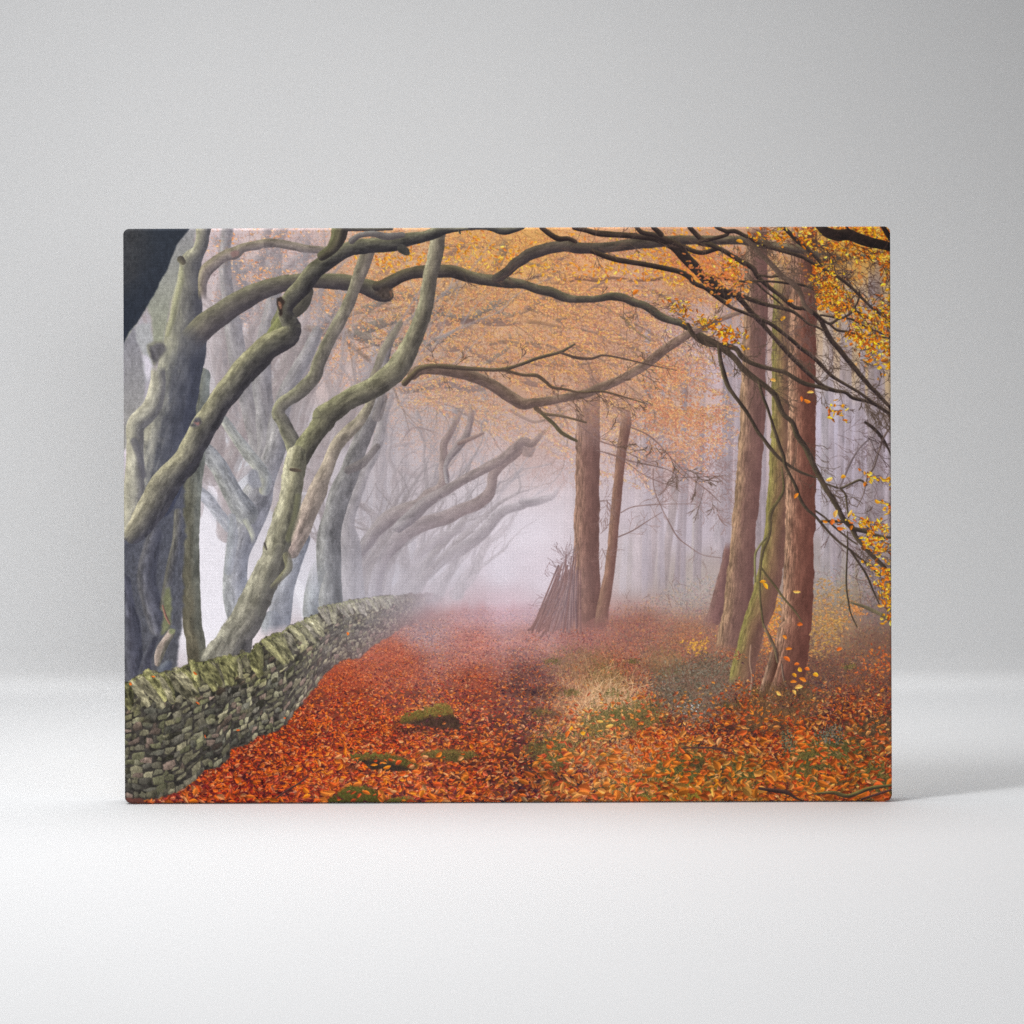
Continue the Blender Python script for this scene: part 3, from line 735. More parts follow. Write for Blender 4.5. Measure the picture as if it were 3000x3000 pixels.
    w = (at(dens, x, y) + 1.2 * (to_px(1400, 0)[0] - x) / PW * 1.2 > rng.uniform(-.6, 1, len(x))) & (rng.random(len(x)) > trod * .6)
    litter(x[w], y[w])
    # far, fine leaves that the mist has nearly taken
    x, y = scatter('O 640,1230 760,1180 900,1158 1010,1158 1100,1180 1260,1165 1440,1190 1690,1250 1690,1330 1000,1290 560,1310', 16000, 5)
    fb = at(under, x, y); fo = np.clip((y - to_px(0, 1765)[1]) / 130, .1, 1)[:, None]
    c = fb + (pick([(200, 106, 70), (174, 82, 60), (146, 70, 60), (206, 126, 92), (116, 66, 62), (188, 94, 66)], len(x)) - rgb((170, 88, 66))) * (.25 + .65 * fo)
    P.leaves(x, y, rng.uniform(1.4, 3.6, len(x)), rng.uniform(.7, 1.3, len(x)), rng.normal(0, .6, len(x)), c.astype(np.float32), alpha=.8)

    # undergrowth on the right: mist-soft specks, twigs, yellow leaves
    ug = 'O 1135,1180 1140,1150 1200,1140 1300,1100 1345,1090 1480,1120 1540,1080 1690,1080 1690,1290 1500,1330 1350,1290 1230,1250 1180,1215'
    x, y = scatter(ug, 9000, 8)
    base = at(under, x, y)
    c = (base + (pick([(150, 140, 100), (120, 110, 84), (190, 150, 100), (170, 120, 90), (150, 100, 84), (130, 125, 105), (200, 150, 80)], len(x)) - rgb((158, 128, 92))) * (.35 + .5 * np.clip((y - 600) / 500, 0, 1))[:, None]).astype(np.float32)
    P.leaves(x, y, rng.uniform(1.5, 4.2, len(x)), rng.uniform(.9, 1.9, len(x)), rng.uniform(0, 3.14, len(x)), c, alpha=.6)
    web(ug, 170, (120, 92, 84), -1.4, .9, .45, 26, 1.0, 2)
    web('L 1000,250 L 1810,250 L 1810,750 L 1000,750', 90, (110, 78, 68), -1.2, .9, .5, 30, 1.0, 3)
    for sp, n, cl in (('H 1090,1480 H 1300,1500 H 1500,1700 H 1300,1932 H 1060,1900', 200, [(184, 146, 96), (170, 134, 92), (196, 140, 84)]), ('L 1060,0 L 1400,20 L 1300,300 L 1040,420', 210, [(200, 152, 80), (192, 130, 76), (180, 138, 86)]),
                      ('H 680,1650 H 760,1650 H 720,1932 H 650,1932', 110, [(220, 158, 74), (210, 140, 70)]), ('L 640,0 L 740,0 L 700,330 L 600,380', 150, [(214, 150, 74), (200, 120, 70)]), ('L 1550,350 L 1810,330 L 1810,560 L 1500,600', 90, [(206, 100, 50), (214, 124, 56), (180, 80, 46)]),
                      ('H 1380,1740 H 1550,1740 H 1500,1800', 60, [(216, 140, 80)]), ('K 1550,250 K 1750,250 K 1700,370 K 1560,340', 60, [(216, 160, 70)])):
        x, y = scatter(sp, n, 8)
        P.leaves(x, y, rng.uniform(2.2, 5, n), rng.uniform(1.2, 2.4, n), rng.normal(0, .7, n), pick(cl, n), alpha=.85)

    # hollows and humps on the right
    for gx, gy, rx, ry, a in ((1700, 2205, 150, 16, .45), (1900, 2120, 130, 14, .35), (2080, 2260, 110, 18, .5), (2200, 2140, 120, 14, .45), (2330, 2240, 130, 16, .5), (2440, 2130, 110, 14, .4), (2520, 2200, 100, 16, .5), (1640, 2290, 90, 14, .4), (2260, 2300, 140, 14, .45), (2480, 2300, 140, 16, .5), (1760, 1990, 110, 9, .3), (1950, 1960, 110, 9, .3), (1600, 2040, 110, 9, .35), (2180, 2070, 110, 12, .5), (2330, 2060, 90, 12, .45)):
        th = np.linspace(0, 2 * np.pi, 22)[:-1]
        x, y = to_px(gx, gy)
        P.poly(np.stack([x + rx * PK * np.cos(th), y + ry * PK * np.sin(th) - .12 * rx * PK * np.cos(th) ** 2], 1), (58, 40, 34), rough=6, soft=6, alpha=a, nz=.2)
    # grass: straw coloured and green tufts
    def grass(spec, n, cols, ln, ang=-1.57, sd=.5, wd=1.1, alpha=.8, rough=16):
        x, y = scatter(spec, n, rough); o = np.argsort(y); x, y = x[o], y[o]
        P.hairs(x, y, rng.normal(ang, sd, n), rng.uniform(.5, 1.3, n) * ln, rng.normal(0, .9, n), np.full(n, wd), pick(cols, n, .12), alpha)
    straw = [(206, 166, 120), (190, 146, 104), (220, 180, 136), (176, 128, 92), (200, 140, 100)]
    green = [(98, 96, 52), (120, 112, 62), (84, 84, 46), (136, 122, 74), (74, 70, 42)]
    dgreen = [(72, 78, 40), (92, 98, 48), (58, 62, 36), (108, 108, 56)]
    grass('K 280,420 K 600,380 K 800,420 K 820,540 K 500,600 K 280,580', 900, [(140, 112, 82), (126, 104, 70), (150, 120, 84)], 14, alpha=.6)
    grass('K 1150,430 K 1450,420 K 1500,520 K 1250,560', 500, [(140, 112, 82), (126, 104, 70), (150, 120, 84)], 14, alpha=.6)
    grass('K 600,620 K 950,600 K 960,680 K 700,700', 420, green, 14, alpha=.6)
    grass('K 330,800 K 600,700 K 900,700 K 1050,800 K 1180,880 K 1000,960 K 600,980 K 400,1080 K 250,1150 K 330,950', 1900, straw, 24, -1.3, .7, alpha=.55, rough=26)
    grass('K 480,900 K 700,760 K 960,800 K 1040,900 K 700,960', 480, [(222, 184, 144), (210, 166, 124), (228, 194, 156)], 26, -1.3, .8, alpha=.7, rough=22)
    grass('K 560,1080 K 700,980 K 1000,930 K 1290,950 K 1300,1020 K 900,1120 K 640,1160', 1300, green, 20, -1.2, .7)
    grass('K 30,1330 K 150,1230 K 380,1200 K 560,1260 K 500,1340 K 250,1380', 900, green, 16, -.6, .6)
    grass('K 480,1300 K 1000,1270 K 1400,1300 K 1300,1450 K 900,1550 K 500,1450', 900, straw, 20, -1.0, .9, alpha=.65)
    grass('K 1290,1520 K 1400,1420 K 1600,1360 K 1760,1440 K 1800,1530 K 1500,1600 K 1280,1580', 1500, dgreen, 20, -1.2, .7)
    grass('K 620,1740 K 900,1640 K 1150,1590 K 1250,1640 K 1000,1770', 800, green + straw[:1], 20, -.8, .7)
    grass('K 1130,1770 K 1350,1710 K 1700,1700 K 1850,1740 K 1800,1790 K 1200,1790', 1100, [(122, 122, 40), (104, 106, 40), (140, 136, 52)], 9, -1.5, .9)
    grass('L 830,1480 L 900,1330 L 1150,1260 L 1430,1260 L 1430,1340 L 1200,1420 L 1000,1560', 1700, dgreen, 22, -1.2, .7)
    grass('L 300,1480 L 480,1420 L 540,1540 L 380,1660 L 280,1620', 700, dgreen, 20, -1.4, .6)
    grass('L 380,960 L 700,830 L 1000,800 L 1060,900 L 800,1030 L 560,1080 L 380,1080', 1300, [(96, 76, 50), (110, 88, 58), (84, 64, 46), (120, 84, 60)], 20, -1.0, .7)
    grass('L 1440,1080 L 1800,1060 L 1810,1180 L 1500,1160', 600, [(76, 66, 46), (92, 76, 50), (64, 54, 42)], 16, -1.3, .6)
    grass('L 1550,1650 L 1810,1540 L 1810,1760 L 1560,1770', 500, dgreen, 16, -1.3, .8)
    grass('L 1400,1480 L 1700,1440 L 1700,1540 L 1430,1560', 500, dgreen, 14, -1.3, .8)
    for _ in range(22):
        gx, gy = rng.uniform(1560, 2600), rng.uniform(1930, 2340)
        w = (gy - 1750) / 600
        q = np.array([to_px(gx + dx * 60 * w, gy + dy * 26 * w) for dx, dy in ((-1, 0), (-.4, -.8), (.5, -.7), (1, 0), (.3, .7), (-.5, .6))])
        n = int(130 * w + 30)
        px_, py_ = q[:, 0].mean() + rng.normal(0, 34 * w * PK, n), q[:, 1].mean() + rng.normal(0, 13 * w * PK, n)
        o = np.argsort(py_)
        P.hairs(px_[o], py_[o], rng.normal(-1.2, .7, n), rng.uniform(.5, 1.3, n) * 17 * w, rng.normal(0, .9, n), np.full(n, 1.0), pick(green + dgreen + [(118, 88, 54), (104, 76, 48)], n, .14), .7)
    # grey green leafy bush
    bush = 'K 1280,700 K 1380,560 K 1600,480 K 1800,430 K 1932,480 K 1932,700 K 1760,960 K 1640,1000 K 1480,920 K 1300,860'
    P.poly(bush, (100, 84, 70), rough=18, soft=12, alpha=.5, nz=.2)
    x, y = scatter(bush, 3600, 16)
    P.leaves(x, y, rng.uniform(1.6, 4, 3600), rng.uniform(.9, 1.8, 3600), rng.uniform(0, 3.14, 3600), pick([(118, 112, 92), (100, 94, 74), (136, 130, 112), (80, 70, 58), (132, 112, 88), (90, 80, 66), (150, 148, 136)], 3600), alpha=.6)
    x, y = scatter('K 1480,830 K 1640,840 K 1620,960 K 1500,900', 30, 8)
    P.leaves(x, y, rng.uniform(1.2, 2.4, 30), rng.uniform(.8, 1.6, 30), rng.uniform(0, 3, 30), pick([(204, 206, 208), (180, 184, 180)], 30))
    x, y = scatter('L 0,420 L 240,480 L 500,620 L 420,760 L 100,760 L 0,900', 1500, 10)
    P.leaves(x, y, rng.uniform(1.6, 3.6, 1500), rng.uniform(.8, 1.6, 1500), rng.uniform(0, 3.14, 1500), pick([(118, 112, 96), (96, 86, 72), (136, 128, 112), (86, 72, 62), (140, 104, 84)], 1500), alpha=.7)
    web('K 1250,600 K 1900,600 L 500,800 K 1500,950', 60, (132, 92, 78), -.6, 1.2, .7, 40, 1.2, 2)

    # ------------------------------------------------ conifers on the right
    br = ((161, 125, 106), (126, 92, 82), (107, 76, 71))
    P.tube('C 625,1300,105 622,1600,110 620,1932,113 G 614,400,112 608,900,116 602,1350,124 594,1650,150 592,1932,165 K 600,120,185 610,200,190', ((167, 134, 117), (134, 102, 95), (117, 89, 85)), br, light=(-1, -.1), soft=1.6, bark=.75, nz=.05, fade=(.35, .05), jag=1.2)
    P.tube('C 950,1700,50 980,1932,50 G 975,20,48 940,250,45 910,500,45 880,800,46 852,1100,46 822,1400,48 786,1600,56 752,1800,60 740,1932,70', ((153, 119, 101), (132, 99, 88), (117, 85, 79)), light=(-1, -.2), soft=1.6, bark=.4, nz=.06, fade=(.15, .05))
    # leaning log pile against the tree
    P.poly('G 110,1932 180,1780 280,1600 370,1450 470,1420 520,1600 520,1932 K 480,60 100,70', (120, 95, 97), rough=5, soft=3, alpha=.95, nz=.2, cell=7)
    for i in range(60):
        f = rng.random()
        bx, by = 60 + 470 * f + rng.normal(0, 12), 1932 + rng.normal(30, 26)
        tx, ty = 330 + 190 * f + rng.normal(0, 14), 1480 + 60 * (1 - f) + rng.normal(0, 110) - 60 * f
        p = np.array([list(to_px(1530 + bx / ZS, 1240 + by / ZS)) + [rng.uniform(1.2, 2.7)], list(to_px(1530 + (bx + tx) / 2 / ZS + rng.normal(0, 2), 1240 + (by + ty) / 2 / ZS)) + [2.0], list(to_px(1530 + tx / ZS, 1240 + ty / ZS)) + [1.6]])
        P.tube(p, rng.permutation([0, 1, 2])[0] == 0 and ((160, 132, 126), (128, 101, 102), (106, 82, 86)) or ((139, 105, 98), (123, 90, 86), (109, 78, 76)), light=(-1, -.2), soft=1.2, nz=.1)
    web('G 320,1200 G 460,1300 G 400,1450 G 320,1420', 16, (134, 112, 114), -1.9, .7, .8, 34, 1.6, 2)
    web('G 130,1650 G 300,1550 G 250,1800', 14, (134, 108, 112), 3.0, .5, .7, 18, 1.2, 1)
    P.veil(1050, 1120, 60, 90, (196, 176, 182), .3)
    P.veil(1075, 1190, 90, 26, (176, 132, 128), .35)
    P.tube('H 262,1120,22 240,1350,46 190,1600,60 130,1850,70 L 100,60,66 90,150,60', ((143, 111, 103), (131, 97, 93), (119, 87, 85)), light=(-1, -.2), soft=2, bark=.3, fade=(.1, .15))
    P.tube('D 540,80,105 530,500,108 525,900,112 505,1400,116 495,1932,118 H 478,200,118 455,600,118 415,1000,116 385,1400,126 352,1800,140 L 332,60,140 305,260,146 285,370,150', ((163, 132, 105), (126, 95, 86), (112, 81, 77)), light=(-1, -.2), soft=1.3, bark=.7, nz=.06, jag=1.2, fade=(.02, .02))
    P.tube('D 790,330,95 790,700,98 785,1200,104 780,1932,110 H 775,100,108 760,500,112 735,900,115 690,1250,115 640,1500,118 560,1800,125 L 510,100,112 450,350,112 400,550,118 380,680,120', ((145, 134, 79), (127, 99, 75), (113, 81, 72)), light=(-1, -.2), soft=1.3, bark=.6, nz=.07, jag=1.2, fade=(.1, .02))
    P.tube('D 985,80,122 985,400,124 975,800,128 965,1300,128 958,1932,130 H 952,300,138 945,700,140 940,1100,140 925,1500,143 910,1932,148 L 890,150,150 860,380,160 820,560,172 785,690,152 775,740,150', ((165, 129, 105), (121, 81, 68), (100, 62, 54)), light=(-1, -.2), soft=1.2, bark=1.0, nz=.08, jag=1.4)
    P.tube('L 720,250,30 690,450,45 640,620,50 570,800,30', ((156, 126, 104), (122, 90, 74), (88, 58, 47)), light=(-1, -.2), soft=2.5, bark=.9, fade=(.3, .15))
    # vines and small growth on the trunks
    vine = ((124, 112, 72), (98, 86, 60), (74, 62, 52))
    P.tube('H 770,420,9 790,620,11 750,720,14 690,810,16 662,890,17 660,1000,17 640,1100,17 590,1220,15 570,1350,14 560,1500,12 570,1700,10 600,1932,9', vine, soft=1)
    P.tube('H 575,1370,9 640,1460,10 720,1560,10 790,1660,10 900,1790,8 960,1880,5', vine, soft=1)
    P.tube('H 620,1090,8 560,1170,10 520,1260,12 520,1500,10', ((150, 150, 96), (122, 112, 76), (90, 80, 64)), soft=1)
    P.tube('L 480,300,9 470,450,9 490,600,9 470,760,11', ((196, 160, 130), (150, 116, 96), (110, 84, 76)), soft=1)
    P.tube('L 600,100,8 660,230,14 710,340,14 730,460,9', ((150, 136, 96), (110, 92, 74), (84, 66, 60)), soft=1)
    P.tube('L 770,480,9 790,620,9 830,730,8 850,820,6', ((160, 140, 120), (120, 96, 84), (84, 64, 58)), soft=1)

    # ------------------------------------------------ boulders on the path
    def boulder(top, front, tc, fc, seed):
        a = parse(front, 2); b = parse(top, 2)
        lo = np.vstack([a, b]); cx_, w_ = lo[:, 0].mean(), np.ptp(lo[:, 0]); yb = lo[:, 1].max(); hh = np.ptp(lo[:, 1])
        th = np.linspace(0, 2 * np.pi, 24)[:-1]
        P.poly(np.stack([cx_ + .56 * w_ * np.cos(th), yb - hh * .12 + hh * .26 * np.sin(th)], 1), (52, 34, 32), rough=3, soft=5, alpha=.6, nz=.1)
        P.poly(front, fc, rough=2.2, soft=1.5, nz=.2, cell=8)
        P.poly(top, tuple(int(v * .9) for v in tc), rough=3.0, soft=1.6, nz=.14, cell=7)
        x, y = scatter(top, 1500, 2.2)
        f = np.clip((y - b[:, 1].min()) / max(np.ptp(b[:, 1]), 1), 0, 1)
        c = pick([tc, tuple(int(v * .72) for v in tc), tuple(min(255, int(v * 1.3)) for v in tc), (tc[0] + 14, tc[1] - 12, tc[2]), (tc[0] + 24, tc[1] - 22, tc[2] - 4)], 1500) * (1.18 - .5 * f)[:, None]
        P.leaves(x, y, rng.uniform(.8, 2.2, 1500), rng.uniform(.7, 1.4, 1500), rng.uniform(0, 3, 1500), c.astype(np.float32), alpha=.7)
        x, y = scatter(front, 420, 2.0)
        P.leaves(x, y, rng.uniform(.8, 2.4, 420), rng.uniform(.6, 1.3, 420), rng.uniform(0, 3, 420), pick([fc, tuple(int(v * .7) for v in fc), tuple(int(v * 1.3) for v in fc), tuple(int(v * .6) for v in tc)], 420), alpha=.6)
    boulder('J 745,980 870,905 1000,885 1090,880 1110,860 1190,845 1240,870 1290,945 1200,958 1090,965 980,990 880,1015 770,1050 790,1000', 'J 760,1050 880,1010 980,985 1090,960 1290,945 1340,1010 1380,1088 1280,1092 1180,1078 1060,1066 900,1052', (124, 112, 56), (76, 54, 46), 1)
    boulder('J 280,1320 340,1290 460,1285 600,1300 760,1350 880,1390 945,1450 900,1470 800,1440 700,1400 560,1375 420,1375 340,1400 300,1370', 'J 340,1390 420,1370 560,1370 700,1395 800,1430 900,1465 870,1478 740,1482 560,1472 430,1440', (102, 98, 48), (58, 47, 41), 2)
    boulder('J 930,1325 1100,1290 1300,1290 1480,1308 1510,1345 1300,1400 1160,1370', 'J 1000,1330 1300,1330 1400,1350 1300,1390', (108, 98, 52), (100, 88, 50), 3)
    boulder('J 20,1800 180,1705 260,1640 350,1620 480,1635 560,1670 620,1720 645,1800', 'J 20,1800 300,1780 640,1800', (88, 90, 40), (58, 60, 32), 4)
    boulder('J 640,1800 680,1750 800,1738 900,1750 890,1800', 'J 650,1790 880,1790 880,1800', (92, 96, 44), (66, 66, 34), 5)
    x, y = scatter('J 280,1310 J 940,1400 J 1290,900 J 800,900 J 650,1800 J 150,1760', 60, 8)
    litter(x, y, big=.9)
    for sp in ('J 760,1050 900,1060 1060,1078 1200,1095 1390,1100', 'J 290,1380 420,1450 560,1490 740,1500 880,1490 960,1460', 'J 900,1380 1100,1410 1300,1420 1500,1370', 'J 745,985 850,915 1000,885', 'J 280,1320 460,1290 640,1300', 'J 1290,930 1350,1010 1390,1090'):
        q = spline(parse(sp, 2), 2.5); k = rng.integers(0, len(q), 70)
        litter(q[k, 0] + rng.normal(0, 3, 70), q[k, 1] + rng.normal(1, 2.2, 70), big=.9)
    # large leaves lying on top in front
    x, y = scatter('O 330,1500 650,1420 1000,1400 1690,1370 1690,1530 300,1530', 620, 5)
    trod = np.exp(-((x - to_px(1480, 0)[0]) / 100) ** 2)
    k = rng.random(len(x)) > trod * .6
    litter(x[k], y[k], big=1.3, cols=[(222, 108, 30), (226, 122, 44), (208, 88, 30), (218, 140, 84), (196, 74, 30), (232, 124, 30)], flat=.42)
    x, y = scatter('O 1050,1330 1350,1300 1690,1300 1690,1520 1000,1520', 1900, 8)
    litter(x, y, big=1.2, cols=[(222, 112, 36), (224, 132, 66), (206, 88, 34), (190, 72, 34)], flat=.42)
    for sp, n in (('L 540,790 L 640,760 L 960,760 L 1010,800 L 980,860 L 600,860', 150), ('L 200,380 L 420,380 L 420,430 L 180,430', 70), ('L 290,640 L 540,620 L 560,720 L 280,730', 60), ('K 60,190 K 760,170 K 780,240 K 40,260', 160)):
        x, y = scatter(sp, n, 6); litter(x, y, big=1.0)
    grass('L 540,800 L 700,770 L 980,770 L 1000,830 L 560,860', 420, [(96, 74, 50), (76, 58, 44), (110, 86, 58)], 18, -1.5, .6)
    x, y = scatter('O 1000,1440 1250,1380 1690,1360 1690,1530 950,1530', 240, 6)
    litter(x, y, big=1.75, cols=[(226, 110, 34), (216, 94, 32), (230, 134, 60), (204, 84, 34)], flat=.45)
    # fallen sticks
    stick = ((110, 78, 70), (78, 52, 50), (54, 38, 40))
    P.tube('I 1540,1740,6 1640,1670,8 1740,1610,8 1840,1540,6', stick, soft=1)
    P.tube('L 560,1650,14 700,1670,18 820,1690,18 900,1740,12 980,1770,8', ((96, 72, 60), (66, 48, 44), (46, 34, 34)), soft=1)
    P.tube('L 1080,1700,8 1250,1690,16 1400,1720,18 1600,1650,18 1810,1620,12', ((140, 134, 70), (92, 82, 54), (54, 46, 38)), soft=1)
    P.tube('L 1520,1750,8 1650,1710,12 1810,1660,10', stick, soft=1)
    P.tube('K 1500,1270,6 1650,1265,8 1800,1265,8 1932,1285,6', stick, soft=1)
    P.tube('L 0,1270,6 120,1270,8 260,1310,6 360,1340,4', stick, soft=1)
    for sp in ('K 130,1510 200,1500 300,1515 420,1520 380,1545 200,1530', 'K 150,700 350,710 480,720 400,745 0,735', 'K 180,980 260,930 360,930 330,985 230,1010', 'K 20,890 150,880 200,900 60,930', 'L 700,1060 780,1040 790,1150 740,1170 695,1120', 'K 1560,1440 1700,1370 1760,1460 1740,1500'):
        P.poly(sp, (58, 40, 40), rough=5, soft=5, alpha=.4, nz=.2)
    # holly and seedling sprigs in the litter
    x, y = scatter('L 780,1110 L 860,1110 L 880,1300 L 780,1270', 160, 5); P.leaves(x, y, rng.uniform(1.5, 3.4, 160), rng.uniform(.9, 1.6, 160), rng.uniform(0, 3, 160), pick([(84, 84, 62), (110, 108, 84), (60, 56, 44)], 160))
    x, y = scatter('L 1110,1110 L 1320,1060 L 1330,1210 L 1120,1200', 260, 6); P.leaves(x, y, rng.uniform(1.5, 3.4, 260), rng.uniform(.9, 1.6, 260), rng.uniform(0, 3, 260), pick([(78, 76, 62), (100, 98, 82), (56, 48, 42), (130, 120, 104)], 260))

    # ------------------------------------------------ front beeches on the left
    P.veil(560, 1120, 120, 60, (210, 210, 216), .20)
    P.poly('A 95,100 730,100 800,100 700,500 560,760 520,960 490,1120 470,1180 380,1170 370,1000 330,830 200,1030 97,1200', (152, 150, 152), rough=2, soft=2, nz=.06, grad=((158, 160, 140), 0))
    P.poly('A 97,1200 150,1100 205,1040 260,1200 290,1400 310,1600 300,1700 270,1800 200,1932 E 160,100 130,250 97,260', (138, 136, 144), rough=2, soft=2, nz=.06, grad=((168, 165, 160), 0))
    P.poly('A 205,1040 270,1010 350,990 380,1170 420,1260 380,1400 330,1560 300,1480 280,1300 240,1180', (176, 176, 178), rough=2, soft=2, nz=.05)
    P.poly('A 285,1290 340,1320 370,1400 335,1560 300,1450', (214, 208, 218), rough=1, soft=2, nz=.03)
    # the near black trunk in the corner
    P.poly('A 60,60 730,60 720,105 670,170 600,270 530,450 440,630 330,830 230,990 150,1090 97,1200 60,1230', (50, 55, 64), rough=1.0, soft=1.4, nz=.07, grad=((44, 49, 60), 0))
    P.poly('A 60,60 330,60 300,300 240,520 120,700 60,760', (74, 70, 66), rough=14, soft=22, alpha=.5, nz=.2)
    slate = ((146, 146, 138), (96, 97, 108), (72, 73, 86))
    # trunk mass at the wall
    P.tube('A 830,1500,90 810,1700,100 E 780,100,110 760,350,110 740,600,100 735,850,90 730,1200,85 735,1500,85 750,1932,90 I 770,200,90 790,400,90 800,560,90', ((104, 105, 92), (112, 113, 104), (126, 130, 130)), ((103, 96, 79), (91, 85, 71), (101, 100, 90)), light=(-1, -.1), soft=1.2, nz=.10)
    P.poly('E 100,900 300,800 560,560 690,480 670,700 660,860 690,1000 670,1300 660,1650 650,1932 I 620,300 600,560 300,640 100,680', (84, 86, 98), rough=3, soft=2, nz=.10, grad=((92, 92, 98), 0))
    P.tube('E 120,1500,50 160,1800,60 I 180,100,80 190,400,90 200,640,90', ((104, 104, 110), (84, 84, 96), (74, 75, 88)), soft=4, nz=.1)
    P.tube('E 400,1050,60 360,1200,80 320,1450,90 360,1700,90 420,1932,80', ((118, 116, 118), (94, 94, 104), (78, 79, 92)), soft=6, nz=.1)
    P.tube('E 620,850,40 600,1100,40 560,1300,40 510,1560,40 480,1750,36', ((124, 120, 108), (106, 104, 104), (90, 90, 98)), soft=4, nz=.12)
    P.poly('E 500,1560 540,1560 550,1700 540,1900 I 540,80 530,150 440,210 480,60 E 470,1700', (122, 124, 96), rough=2, soft=2, nz=.08)
    P.tube('E 470,1730,8 500,1830,12 535,1900,8', ((190, 140, 120), (150, 110, 96), (96, 76, 74)), soft=1.5)
    P.tube('I 420,470,30 440,380,44 480,290,42 550,180,36', ((206, 188, 176), (168, 152, 140), (110, 106, 98)), soft=1.3, nz=.1)
    P.poly('I 525,160 545,135 590,150 580,185 540,195', (136, 140, 108), rough=1, soft=1)
    P.tube('I 300,560,60 330,400,40 390,250,30', ((100, 100, 108), (82, 82, 94), (72, 72, 84)), soft=5)
    P.tube('I 430,620,40 470,540,50 520,480,40', ((112, 116, 122), (92, 96, 108), (78, 82, 96)), soft=4)
    # main trunk with its forks
    t1 = ((168, 165, 146), (98, 98, 103), (70, 72, 84)); t1b = ((188, 183, 166), (98, 99, 108), (70, 73, 90))
    P.tube('A 700,1120,190 660,1300,210 610,1550,215 560,1800,225 E 520,100,235 480,300,250 430,520,240 390,700,210', t1, t1b, soft=1.3, nz=.06, jag=1.0)
    P.tube('A 430,1400,60 420,1600,80 360,1800,90 E 220,20,90 210,200,80 210,450,90 200,650,100 180,850,100 150,1000,70', ((206, 200, 176), (170, 166, 152), (112, 110, 114)), soft=2, nz=.07, ends=(1, 0))
    P.tube('E 200,180,36 250,330,30 290,500,30', ((110, 108, 112), (100, 98, 106), (96, 95, 104)), soft=5, alpha=.7)
    P.tube('A 858,80,66 842,220,64 800,330,72 740,420,100 725,520,105 715,700,120 700,900,150 690,1050,184 680,1200,200 665,1340,212', ((184, 179, 152), (122, 118, 110), (92, 90, 94)), ((172, 169, 146), (106, 105, 107), (78, 79, 90)), soft=1.2, nz=.06, jag=1, ends=(0, .6))
    P.tube('A 640,395,34 660,420,30', ((150, 150, 110), (96, 90, 80), (70, 66, 66)), soft=1.2)
    P.tube('A 650,480,20 640,600,34 590,780,34 560,960,30 520,1100,24', ((206, 202, 168), (180, 178, 142), (140, 138, 118)), soft=4, nz=.1, alpha=.8)
    P.poly('A 325,1200 380,1168 470,1165 500,1200 505,1260 440,1330 405,1395 385,1400 365,1330 335,1270', (146, 144, 126), rough=1.5, soft=1.5, nz=.08)
    P.poly('A 330,1210 420,1190 480,1180 500,1260 440,1320 400,1390 360,1290', (104, 101, 104), rough=2, soft=3, nz=.1)
    P.poly('A 345,1240 380,1260 405,1330 395,1385 370,1330', (84, 81, 86), rough=1.5, soft=2)
    P.tube('A 850,780,36 845,620,46 880,500,60 960,430,58 1060,360,52 1150,335,60 1220,290,44 1350,262,44 1500,240,40 1650,260,40 1800,290,38 B 20,305,34 80,300,30', ((150, 140, 118), (132, 121, 114), (112, 103, 105)), soft=1.2, nz=.08, ends=(2.2, 0))
    P.poly('A 1110,330 1150,300 1200,320 1190,360 1130,375', (142, 116, 112), rough=2, soft=1)
    # arch that spans the path
    ar = ((146, 141, 118), (108, 102, 97), (82, 77, 82)); ar2 = ((112, 108, 82), (84, 78, 72), (56, 50, 54))
    P.tube('A 720,1180,120 820,1070,120 930,970,112 1050,890,108 1200,790,102 1400,690,92 1600,625,76 1760,592,66 1932,600,66 B 100,600,74 250,610,76 400,640,74 520,680,84 600,720,76 660,735,56', ar, ar2, soft=1.2, nz=.06, light=(-.5, -.85), ends=(1.3, 0))
    P.tube('B 560,650,44 640,635,58 720,590,58 800,550,57 900,520,57 1000,510,60 1150,505,61 1280,508,59 1400,545,57 1550,580,54 1700,598,58 1820,615,52 1932,628,42 C 150,680,42 270,700,45 380,750,42 480,770,37 620,770,34 740,760,36 830,742,37 950,755,40 1050,800,38 1150,830,37 1220,870,38 1300,930,38 1400,975,32 1500,1000,31 1600,1060,29 1700,1120,28 1800,1180,27 1932,1250,28', ((104, 96, 74), (76, 69, 64), (58, 51, 54)), ((112, 104, 82), (84, 76, 66), (62, 54, 52)), soft=1.1, nz=.08, light=(-.3, -.95))
    P.tube('B 1690,580,46 1800,500,46 1860,440,50 1932,395,52 C 60,350,58 180,310,58 300,280,56 420,270,54 520,285,54 700,290,51 900,270,51 1100,243,54 1250,235,50 1450,215,48 1600,210,42 1932,215,41 D 250,215,41 400,215,42 550,240,42 700,270,41 850,290,42 1000,310,42 1150,365,44 1280,390,40 1400,370,36 1520,365,24 1700,390,14', ((96, 86, 74), (76, 67, 64), (58, 50, 54)), ((134, 120, 88), (98, 84, 70), (70, 58, 54)), soft=1.1, nz=.08, light=(-.2, -1))
    # knot where the arch was cut
    P.poly('B 560,690 640,640 700,680 712,740 690,775 640,780 580,740 530,720', (74, 64, 60), rough=2, soft=1.5, nz=.15)
    P.poly('B 670,690 700,690 708,740 690,750', (110, 84, 70), rough=1, soft=1)
    # thin curved beech, its two limbs
    tb = ((208, 202, 170), (152, 147, 120), (98, 95, 84)); tb2 = ((178, 176, 138), (140, 136, 114), (98, 94, 84))
